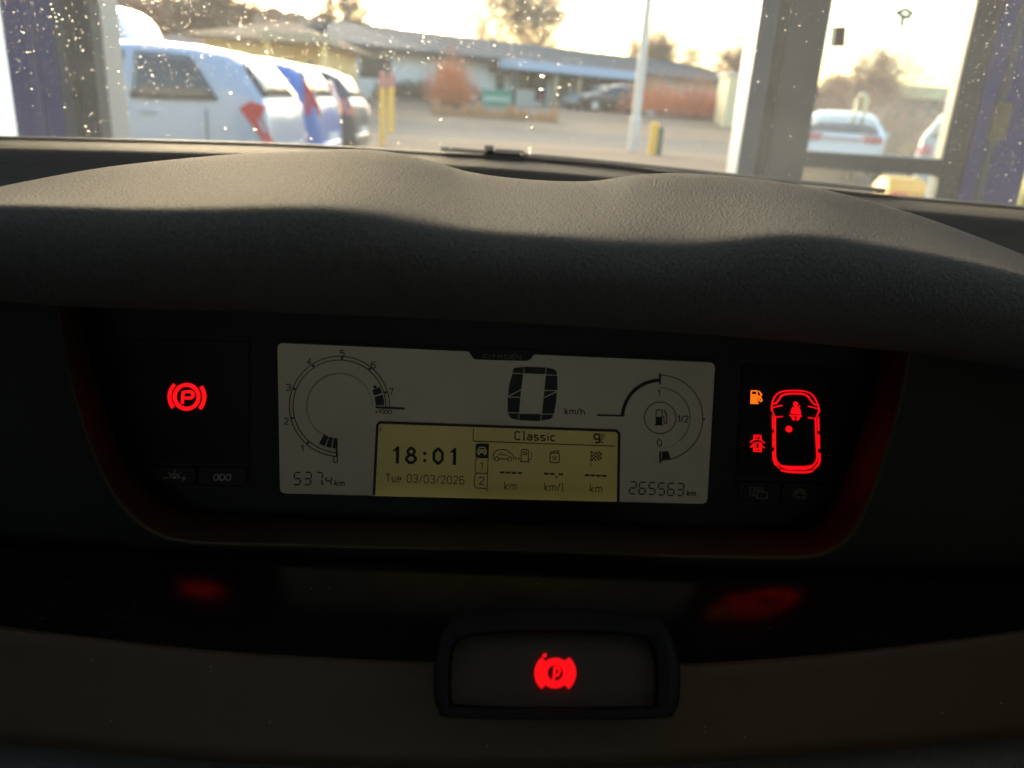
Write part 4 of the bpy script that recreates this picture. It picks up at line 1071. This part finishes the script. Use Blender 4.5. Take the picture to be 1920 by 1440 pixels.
# fuel gauge
FC = (1237.8, 783.5)
k = Ink(); k.arc(*FC, 80, 89, -89, 1.4, 60); k.arc(*FC, 29.6, 0, 360, 1.4, 48)
k.line([(1237.6, 699.5), (1237.6, 720.5)], 3.4); k.line([(1238, 846.5), (1238, 868.5)], 3.4); k.line([(1317, 786), (1322, 786.2)], 3)
k.build('fuel_scale', 'ink', LCD)
k = Ink()
for i in range(58): a = 88 - 138 * i / 57; k.arc(*FC, 56.3, a - .5, a + .5, 2.6, 1)
for i in range(5): a = -58 - 7.5 * i; k.arc(*FC, 57.5, a - .7, a + .7, 2.0, 1)
k.build('fuel_dots', 'ink', LCD)
k = Ink(); k.arc(*FC, 70.5, 91, 177, 6.4, 30); k.line([(1167.3, 774), (1167, 781)], 6.4); k.line([(1169.5, 779.5), (1119.5, 778.3)], 3.2); k.build('fuel_lead_line', 'ink', LCD)
k = Ink(); k.fill(Z6([(1465, 872), (1508, 868), (1526, 922), (1463, 931)])); k.build('fuel_bar', 'ink', LCD)
for s, x, y, wv in (('1', 1233.5, 742.5, None), ('0', 1233, 836, None), ('1/2', 1271, 791, 19)):
    k = Ink(); text(k, s, x, y, 11.5, 1.7, width=wv); k.build('numeral', 'ink', LCD)
def pump(k, zf, o):
    k.fill(zf([(o[0], o[1] + 52), (o[0] + 46, o[1] + 52), (o[0] + 46, o[1] + 108), (o[0], o[1] + 108)]))
    k.line(zf([(o[0] + 2, o[1] + 56), (o[0] + 3, o[1] + 3), (o[0] + 45, o[1] + 3), (o[0] + 44, o[1] + 56)]), 1.4)
    k.line(zf([(o[0] - 8, o[1] + 110), (o[0] + 54, o[1] + 110)]), 2.2)
    k.line(zf([(o[0] + 46, o[1] + 52), (o[0] + 58, o[1] + 52), (o[0] + 60, o[1] + 96), (o[0] + 72, o[1] + 102), (o[0] + 80, o[1] + 92), (o[0] + 78, o[1] + 32), (o[0] + 58, o[1] + 4)]), 1.5)
    k.line(zf([(o[0] + 62, o[1] + 8), (o[0] + 78, o[1] + 36)]), 2.4)
k = Ink(); pump(k, Z6, (1419, 568)); k.build('fuel_pump_icon', 'ink', LCD)
# seven segment counters
SEG = {'0': 'abcdef', '2': 'abged', '3': 'abgcd', '4': 'fgbc', '5': 'afgcd', '6': 'afgedc', '7': 'abc', '7t': 'abc'}
def sevenseg(ink, ch, x, y, wv, h, wd, slope=SL, sl=.10):
    def P(a, b): return (x + a * wv + (1 - b) * h * sl, y + b * h + slope * a * wv)
    g_ = .10
    S = {'a': [(g_, 0), (1 - g_, 0)], 'g': [(g_, .5), (1 - g_, .5)], 'd': [(g_, 1), (1 - g_, 1)], 'f': [(0, .07), (0, .43)], 'b': [(1, .07), (1, .43)], 'e': [(0, .57), (0, .93)], 'c': [(1, .57), (1, .93)]}
    for s in SEG[ch]: ink.line([P(*S[s][0]), P(*S[s][1])], wd)
for i, ch in enumerate('265563'):
    x, y = z1(Z6, 1228 + 68.5 * i, 1088 + 2.6 * i); k = Ink(); sevenseg(k, ch, x, y, 11.6, 22.5, 2.2); k.build('odometer_digit', 'ink', LCD)
k = Ink(); x, y = z1(Z6, 1645, 1186); text(k, 'km', x, y, 9, 1.7, width=15.5, slant=.12); k.build('odometer_unit', 'ink', LCD)
for ch, x in (('5', 213), ('3', 296), ('7', 385), ('4', 467)):
    xx, y = z1(Z5, x, 1126 + (0 if ch != '4' else 34)); k = Ink(); sevenseg(k, ch, xx, y, 12 if ch != '4' else 10, 23 if ch != '4' else 15.5, 2.3)
    if ch == '7': k.dot(604.8, 908, 1.8, 8)
    k.build('trip_digit', 'ink', LCD)
k = Ink(); text(k, 'km', 627.5, 910, 9.5, 1.8, width=17.5, slant=.12); k.build('trip_unit', 'ink', LCD)
# yellow screen content
def yink(): return Ink(INKW)
for ch, x, w_ in (('1', 285, 105), ('8', 475, 180), (':', 750, 45), ('0', 885, 175), ('1', 1142, 103)):
    k = yink(); yb = 712 + (x - 285) * .026
    if ch == '1': k.fill(Z7([(x, yb - 185), (x + 70, yb - 254), (x + w_, yb - 254), (x + w_ - 6, yb), (x + w_ - 55, yb), (x + w_ - 50, yb - 185)]))
    elif ch == ':':
        for yy in (-162, -58): k.fill(Z7([(x, yb + yy - 22), (x + w_, yb + yy - 22), (x + w_ - 1, yb + yy + 22), (x - 1, yb + yy + 22)]))
    elif ch == '0':
        x0, y0 = z1(Z7, x + 24, yb - 232); x1, y1 = z1(Z7, x + w_ - 24, yb - 16); k.line(rr_box(x0, y0, x1, y1, 7)[:-1], 5.4, True)
    else:
        x0, y0 = z1(Z7, x + 42, yb - 234); x1, ym = z1(Z7, x + w_ - 38, yb - 132); _, y1 = z1(Z7, 0, yb - 17)
        k.line(rr_box(x0, y0, x1, ym, 4.5)[:-1], 5.0, True); k.line(rr_box(x0 - 2.6, ym, x1 + 2.2, y1, 5.5)[:-1], 5.2, True)
    k.build('clock_digit', 'ink', LCD)
k = yink(); x, y = z1(Z7, 192, 982); text(k, 'Tue 03/03/2026', x, y, 14.2, 1.35, width=146, gap=.3); k.build('date_text', 'ink', LCD)
k = yink(); k.line(Z7([(98, 230), (115, 165)]), 1.8); k.build('corner_mark', 'ink', LCD)
k = yink(); k.line(Z8([(48, 148), (45, 290), (60, 303), (1750, 362)]), 1.5); k.build('header_line', 'ink', LCD)
k = yink(); x, y = z1(Z8, 548, 281); text(k, 'Classic', x, y, 14.5, 2.4, width=75, gap=.26); k.build('header_text', 'ink', LCD)
k = yink(); x, y = z1(Z8, 1500, 320); text(k, '9', x, y, 16, 3.0, slope=0); k.build('temperature_digit', 'ink', LCD)
k = yink(); cx_, cy_ = z1(Z8, 1602, 236); k.arc(cx_, cy_, 3.2, 0, 360, 1.2, 16); x, y = z1(Z8, 1582, 321); text(k, 'C', x, y, 7.4, 1.2); k.build('temperature_unit', 'ink', LCD)
k = yink(); k.fill(Z8([(95, 330), (236, 332), (230, 508), (92, 505), (72, 485), (76, 350)])); k.build('trip_tab', 'ink', LCD)
k = Ink(INKW + .0004)
k.line(Z8([(112, 402), (122, 376), (182, 378), (194, 404)]), 1.8); k.fill(Z8([(92, 412), (104, 402), (200, 404), (210, 416), (208, 446), (90, 444)]))
k.fill(Z8([(100, 444), (124, 444), (124, 466), (100, 466)])); k.fill(Z8([(176, 446), (200, 446), (200, 468), (176, 468)])); k.build('tab_car_icon', 'lcd_yellow', LCD)
k = Ink(INKW + .0008); k.fill(Z8([(104, 420), (126, 420), (126, 430), (104, 430)])); k.fill(Z8([(174, 421), (196, 421), (196, 431), (174, 431)])); k.build('tab_headlamps', 'ink', LCD)
k = yink(); k.line(Z8([(90, 512), (74, 530), (68, 660), (84, 685), (218, 690)]), 1.4); k.line(Z8([(84, 690), (66, 710), (60, 838), (84, 864), (214, 870)]), 1.4); k.line(Z8([(232, 330), (212, 880), (228, 905)]), 1.4); k.build('tab_outline', 'ink', LCD)
k = yink(); x, y = z1(Z8, 130, 643); text(k, '1', x, y, 13.5, 1.3); k.build('tab_digit', 'ink', LCD)
k = yink(); x, y = z1(Z8, 118, 824); text(k, '2', x, y, 14, 1.3); k.build('tab_digit', 'ink', LCD)
k = yink()
k.line(Z8([(305, 520), (285, 500), (284, 470), (300, 440), (335, 412), (372, 402), (440, 406), (470, 425), (520, 462), (536, 490), (528, 518)]), 1.4)
k.line(Z8([(350, 514), (460, 518)]), 1.6); cx_, cy_ = z1(Z8, 328, 515); k.arc(cx_, cy_, 3.9, 0, 360, 1.4, 16); cx_, cy_ = z1(Z8, 484, 518); k.arc(cx_, cy_, 3.9, 0, 360, 1.4, 16)
k.line(Z8([(370, 432), (368, 466), (340, 466)]), 1.3); k.line(Z8([(392, 434), (390, 468), (455, 470)]), 1.3); k.build('car_range_icon', 'ink', LCD)
k = yink(); k.line(Z8([(548, 492), (566, 508), (548, 524)]), 1.2); k.line(Z8([(584, 494), (602, 510), (584, 526)]), 1.2); k.build('arrow_icon', 'ink', LCD)
k = yink(); k.line(Z8([(622, 546), (624, 412), (636, 402), (696, 404), (708, 416), (706, 548)]), 1.6); k.line(Z8([(606, 547), (722, 551)]), 1.8); k.line(Z8([(648, 432), (686, 433), (685, 464), (647, 463)]), 1.4, True)
k.line(Z8([(712, 512), (728, 524), (740, 508), (744, 450), (730, 432)]), 1.3); k.build('range_pump_icon', 'ink', LCD)
k = yink(); k.line(Z8([(978, 450), (1000, 442), (1070, 446), (1080, 462), (1078, 548), (1066, 560), (980, 558), (968, 546), (970, 460)]), 1.7, True); k.line(Z8([(1000, 438), (1016, 418), (1070, 420), (1074, 440)]), 1.4)
k.line(Z8([(1000, 482), (1050, 532)]), 1.4); k.line(Z8([(1050, 484), (998, 530)]), 1.4); k.line(Z8([(970, 440), (990, 428)]), 1.2); k.build('consumption_icon', 'ink', LCD)
k = yink()
for i in range(6):
    for j in range(5):
        if (i + j) % 2 == 0:
            x0 = 1464 + i * 20; y0 = 424 + j * 22 + (6 if i in (1, 2) else 0); k.fill(Z8([(x0, y0), (x0 + 19, y0 + 1), (x0 + 19, y0 + 22), (x0, y0 + 21)]))
k.line(Z8([(1460, 420), (1458, 604)]), 1.1); k.line(Z8([(1586, 424), (1584, 530)]), .8); k.build('flag_icon', 'ink', LCD)
for (xs_, y) in (((370, 438, 508, 578), 676), ((896, 964, 1070), 692), ((1384, 1452, 1521, 1590), 710)):
    k = yink()
    for x in xs_: k.line(Z8([(x, y + (x - xs_[0]) * .035), (x + 56, y + 2 + (x - xs_[0]) * .035)]), 3.4)
    if len(xs_) == 3: k.fill(Z8([(1034, 722), (1054, 722), (1054, 744), (1034, 744)]))
    k.build('dashes', 'ink', LCD)
for s, x, y, wv in (('km', 424, 880, 21.5), ('km/l', 905, 892, 35), ('km', 1452, 910, 21.5)):
    k = yink(); xx, yy = z1(Z8, x, y); text(k, s, xx, yy, 14, 1.35, width=wv); k.build('unit_text', 'ink', LCD)

# maker's plate
pl = Z6([(60, 134), (105, 200), (125, 208), (490, 218), (515, 208), (556, 158), (556, 140), (62, 118)])
PLT = part(MB().prism([scr(x, y, .0022) for x, y in pl], [scr(x, y, LCDW + .0002) for x, y in pl]), 'maker_plate', 'cluster')
k = Ink(.0026); x, y = z1(Z6, 176, 197); text(k, 'CITROEN', x, y, 6.4, 1.0, width=71, gap=.42, wide=1.5, slope=SL * .6)
for dx in (392, 404): k.fill(Z6([(dx, 167), (dx + 7, 167), (dx + 7, 172), (dx, 172)]))
k.build('maker_lettering', 'print_dim', PLT)

# side lenses with warning lamps, buttons below
ll = dense([(197, 645), (205, 638), (330, 637), (455, 642), (463, 650), (464, 760), (463, 862), (456, 868), (350, 866), (262, 864), (238, 830), (215, 740), (197, 645)], 3)[:-1]
LL = part(MB().prism([scr(x, y, .0012) for x, y in ll], [scr(x, y, -.003) for x, y in ll]), 'warning_lens', 'lens', bevel=.0012)
rl = dense([(1393, 690), (1400, 683), (1500, 686), (1590, 692), (1610, 700), (1606, 760), (1592, 830), (1572, 880), (1556, 898), (1470, 894), (1388, 890), (1383, 880), (1388, 780), (1393, 690)], 3)[:-1]
RL = part(MB().prism([scr(x, y, .0012) for x, y in rl], [scr(x, y, -.003) for x, y in rl]), 'warning_lens', 'lens', bevel=.0012)
LW = .0019
def pmark(k, cx, cy, s=1.0, thick=7.4, tilt=0):
    k.arc(cx, cy, 22.4 * s, 0, 360, thick * s, 48)
    k.arc(cx, cy, 32.2 * s, 134, 219, thick * s * .95, 16); k.arc(cx, cy, 33.2 * s, 36, -42, thick * s * .95, 16)
k = Ink(LW); pmark(k, 350, 744); k.build('parking_brake_lamp', 'red', LL, .0008)
k = Ink(LW); k.line(ZL([(490, 462), (500, 335), (530, 327), (590, 328), (612, 345), (610, 380), (590, 398), (510, 398)]), 5.6); k.build('lamp_letter', 'red', LL, .0008)
# buttons
def button(pts, icon):
    o = part(MB().prism([scr(x, y, .0018) for x, y in pts], [scr(x, y, -.003) for x, y in pts]), 'button', 'cluster', bevel=.0009)
    icon(o)
    return o
def ic1(o):
    k = Ink(.0021); k.line(ZL([(270, 1296), (322, 1296)]), 2.2); k.line(ZL([(482, 1302), (532, 1302)]), 2.2); k.line(ZL([(507, 1277), (506, 1328)]), 2.2)
    cx_, cy_ = z1(ZL, 402, 1304); k.arc(cx_, cy_, 9, 0, 180, 2.2, 20); k.fill(arc_pts(cx_, cy_, 4.8, 180, 360, 12))
    for a in (45, 90, 135): k.line([(cx_ + 12 * math.cos(R_(a)), cy_ - 12 * math.sin(R_(a))), (cx_ + 16 * math.cos(R_(a)), cy_ - 16 * math.sin(R_(a)))], 1.6)
    k.build('dimmer_icon', 'print', o)
def ic2(o):
    k = Ink(.0021); x, y = z1(ZL, 842, 1320); text(k, '000', x, y, 10.5, 2.3, width=31, slant=.16, slope=.01); k.build('trip_icon', 'print', o)
def ic3(o):
    k = Ink(.0021); k.line(ZR([(170, 1276), (136, 1274), (138, 1204), (250, 1208), (256, 1222)]), 1.5); k.line(ZR([(204, 1284), (172, 1282), (174, 1226), (266, 1230), (268, 1244)]), 1.5)
    k.line(ZR([(206, 1248), (302, 1250), (300, 1308), (204, 1306)]), 1.7, True); k.build('screen_icon', 'print_dim', o)
def ic4(o):
    k = Ink(.0021); cx_, cy_ = z1(ZR, 614, 1284)
    for r in (6, 9, 12): k.arc(cx_, cy_ - 1, r, 2, 178, 1.6, 16)
    x, y = z1(ZR, 550, 1314); text(k, 'COLOR', x, y, 5.4, 1.2, width=25); k.build('color_icon', 'print_dim', o)
button([(264, 874), (367, 875), (367, 910), (300, 908), (280, 898)], ic1)
button([(370, 875), (463, 877), (462, 913), (370, 910)], ic2)
button([(1384, 903), (1465, 905), (1464, 942), (1395, 940), (1384, 930)], ic3)
button([(1468, 905), (1552, 908), (1540, 924), (1510, 938), (1467, 942)], ic4)
# right lamps
k = Ink(LW)
k.fill(ZR([(142, 278), (142, 305), (205, 305), (205, 275), (208, 388), (218, 390), (216, 398), (138, 396), (140, 385)])) if False else None
k.fill(ZR([(142, 304), (206, 306), (208, 386), (216, 388), (216, 398), (138, 396), (140, 386)])); k.line(ZR([(147, 306), (149, 272), (204, 273), (202, 308)]), 2.0)
k.line(ZR([(208, 318), (222, 322), (222, 366), (238, 374), (250, 362), (232, 322), (248, 308), (222, 274)]), 2.0); k.build('fuel_warning_lamp', 'amber', RL, .0008)
k = Ink(LW)
k.line(ZR([(172, 738), (176, 700), (238, 702), (242, 740)]), 2.0); k.line(ZR([(170, 770), (172, 852), (242, 856), (242, 770)]), 2.2); k.line(ZR([(170, 745), (200, 738), (242, 746)]), 1.6)
k.line(ZR([(192, 770), (226, 772), (224, 830), (192, 828)]), 1.6, True); k.line(ZR([(176, 832), (240, 836)]), 2)
k.line(ZR([(172, 742), (136, 768)]), 2.0); k.line(ZR([(242, 746), (276, 774)]), 2.0); k.line(ZR([(170, 790), (138, 816)]), 2.0); k.line(ZR([(242, 794), (274, 822)]), 2.0)
k.line(ZR([(178, 724), (210, 712), (236, 726)]), 1.6); k.build('door_open_lamp', 'red', RL, .0008)
k = Ink(LW)
Lf = [(345, 470), (346, 420), (362, 350), (400, 300), (450, 277), (520, 270), (590, 270), (660, 276), (715, 295), (755, 335), (785, 395), (800, 450), (800, 480)]
k.line(ZR(dense(Lf, 3)), 2.6)
k.line(ZR(dense([(430, 330), (460, 308), (530, 298), (600, 298), (660, 306), (694, 328)], 3)), 3.4)
k.line(ZR([(430, 320), (420, 350), (392, 384), (366, 402)]), 2.8); k.line(ZR([(694, 322), (712, 352), (745, 392), (776, 412)]), 2.8)
k.line(ZR([(352, 436), (400, 420), (448, 412)]), 1.8); k.line(ZR([(792, 446), (740, 430), (694, 420)]), 1.8)
k.line(ZR([(348, 462), (378, 526), (452, 518)]), 1.8); k.line(ZR([(798, 470), (766, 540), (694, 528)]), 1.8)
k.line(ZR([(378, 526), (376, 700), (378, 900), (392, 950), (430, 990)]), 2.6); k.line(ZR([(766, 540), (772, 700), (782, 900), (774, 950), (742, 990)]), 2.6)
for q in ([(346, 500), (364, 530), (366, 640), (350, 648)], [(366, 668), (350, 686), (352, 814), (366, 820)], [(800, 516), (782, 545), (788, 655), (804, 662)], [(786, 680), (806, 694), (808, 832), (790, 826)],
          [(366, 846), (350, 860), (352, 930), (372, 985), (430, 1030), (426, 1018), (386, 960), (368, 910)], [(792, 862), (814, 874), (816, 940), (800, 988), (740, 1040), (746, 1020), (786, 975), (796, 920)],
          [(420, 985), (500, 996), (660, 998), (752, 984), (730, 1016), (650, 1036), (500, 1034), (440, 1012)]): k.fill(ZR(q))
k.line(ZR(dense([(432, 1036), (500, 1050), (585, 1056), (670, 1056), (738, 1044)], 3)), 3.6); k.build('car_outline_lamp', 'red', RL, .0008)
k = Ink(LW); k.dot(*z1(ZR, 510, 640), 6.2); k.build('status_lamp', 'red', RL, .0008)
k = Ink(LW); k.dot(*z1(ZR, 575, 398), 4.6); k.fill(ZR([(552, 424), (598, 424), (618, 450), (626, 500), (586, 498), (526, 494), (534, 446)])); k.line(ZR([(516, 510), (632, 515)]), 2.4)
k.fill(ZR([(532, 520), (560, 522), (572, 552), (548, 556)])); k.fill(ZR([(588, 522), (616, 522), (604, 556), (580, 556)])); k.line(ZR([(600, 430), (618, 414)]), 1.6); k.build('seat_belt_lamp', 'red', RL, .0008)
# symbol on the parking brake button
k = Ink(.0006, but); cx_, cy_ = 1041, 1262
k.arc(cx_, cy_, 21.5, 0, 360, 14, 40); k.arc(cx_, cy_, 33.5, 130, 230, 11, 16); k.arc(cx_, cy_, 33.5, 50, -50, 11, 16)
k.line([(1038, 1276), (1040, 1252), (1046, 1252), (1050, 1258), (1046, 1266), (1040, 1266)], 5); k.build('brake_symbol_lamp', 'red', PB, .0006)
k = Ink(.0006, but); k.dot(1021, 1229, 4); k.build('indicator_lamp', 'red', PB, .0006)

rr = random.Random(77); fl = MB()
def fleck(p, n, r):
    a = n.cross(V((rr.uniform(-1, 1), rr.uniform(-1, 1), .3))).normalized(); b_ = n.cross(a)
    dome(fl, p, a * r, b_ * r * rr.uniform(.4, 1), n * r * .5, 5, 2)
for i in range(40):
    k_ = rr.randrange(25, 80); t_ = rr.uniform(.1, .9)
    P = FE[k_]; lo = car_y(xs3[k_], le[k_], P.dot(EY) - .026)
    fleck(P.lerp(lo, t_) + EZ * .0026, V((0, -.5, .86)), rr.uniform(.00012, .0004))
for i in range(60):
    k_ = rr.randrange(25, 80); P = FE[k_]; yc = P.dot(EY); t_ = rr.uniform(.05, .9)
    q = V((P.x, P.y, TZ)) + EY * ((.3825 - yc) * (1 - t_)) + EZ * (.0035 * (1 - (2 * t_ - 1) ** 2) + .0001)
    fleck(q, V((0, 0, 1)), rr.uniform(.0001, .0003))
for i in range(30):
    fleck(scr(rr.uniform(200, 1600), rr.uniform(655, 950), .0021), SN, rr.uniform(.00008, .00018))
part(fl, 'dust_flecks', 'speck', CAR, fix=False)['kind'] = 'stuff'
# ---- cabin shell: roof, doors with windows, pillars, seat wall behind
TOP = [glass_pt(i, 1.1) for i in range(len(GB))]
b = MB()
b.box((-.1, -.1, 0), (-.1, -.1, 0)) if False else None
zt_ = max(p.z for p in TOP) + .01
rows = [[p + EZ * .004 for p in TOP], [cp((i / (len(TOP) - 1) - .5) * 1.6, -.6, zt_ + .06) for i in range(len(TOP))], [cp((i / (len(TOP) - 1) - .5) * 1.5, -2.2, zt_) for i in range(len(TOP))]]
part(MB().grid(rows), 'headlining', 'lining', fix=False)
part(MB().quad(cp(-1.0, -2.2, .2), cp(1.0, -2.2, .2), cp(1.0, -2.2, 1.1), cp(-1.0, -2.2, 1.1)), 'rear_trim', 'cabin', fix=False, solid=.02)
part(MB().quad(cp(-.9, -2.2, 1.1), cp(.9, -2.2, 1.1), cp(.8, -2.2, zt_), cp(-.8, -2.2, zt_)), 'rear_window', 'sidewin', fix=False)
xl, xr = TOP[0].dot(EX), TOP[-1].dot(EX)
for sgn, G0, T0 in ((-1, GB[0], TOP[0]), (1, GB[-1], TOP[-1])):
    xg, yg = G0.dot(EX), G0.dot(EY); xt, yt = T0.dot(EX), T0.dot(EY)
    zb_ = 1.06
    part(MB().quad(cp(xg, yg + .05, .2), cp(xg, yg + .05, zb_), cp(sgn * .78, -2.2, zb_), cp(sgn * .78, -2.2, .2)), 'door_trim', 'cabin', fix=False, solid=.03)
    part(MB().quad(cp(xg, yg, zb_), cp(xt, yt, T0.z), cp(sgn * .78, -2.2, zt_), cp(sgn * .78, -2.2, zb_)), 'side_window', 'sidewin', fix=False)
    part(MB().tube([cp(xg, yg, G0.z - .1), cp(xt, yt, T0.z), cp(sgn * .78, -2.2, zt_)], .045, 8), 'pillar', 'cabin')
part(MB().quad(cp(-.9, 1.0, .25), cp(.9, 1.0, .25), cp(.9, -2.2, .25), cp(-.9, -2.2, .25)), 'cabin_floor', 'cabin', fix=False, solid=.02)
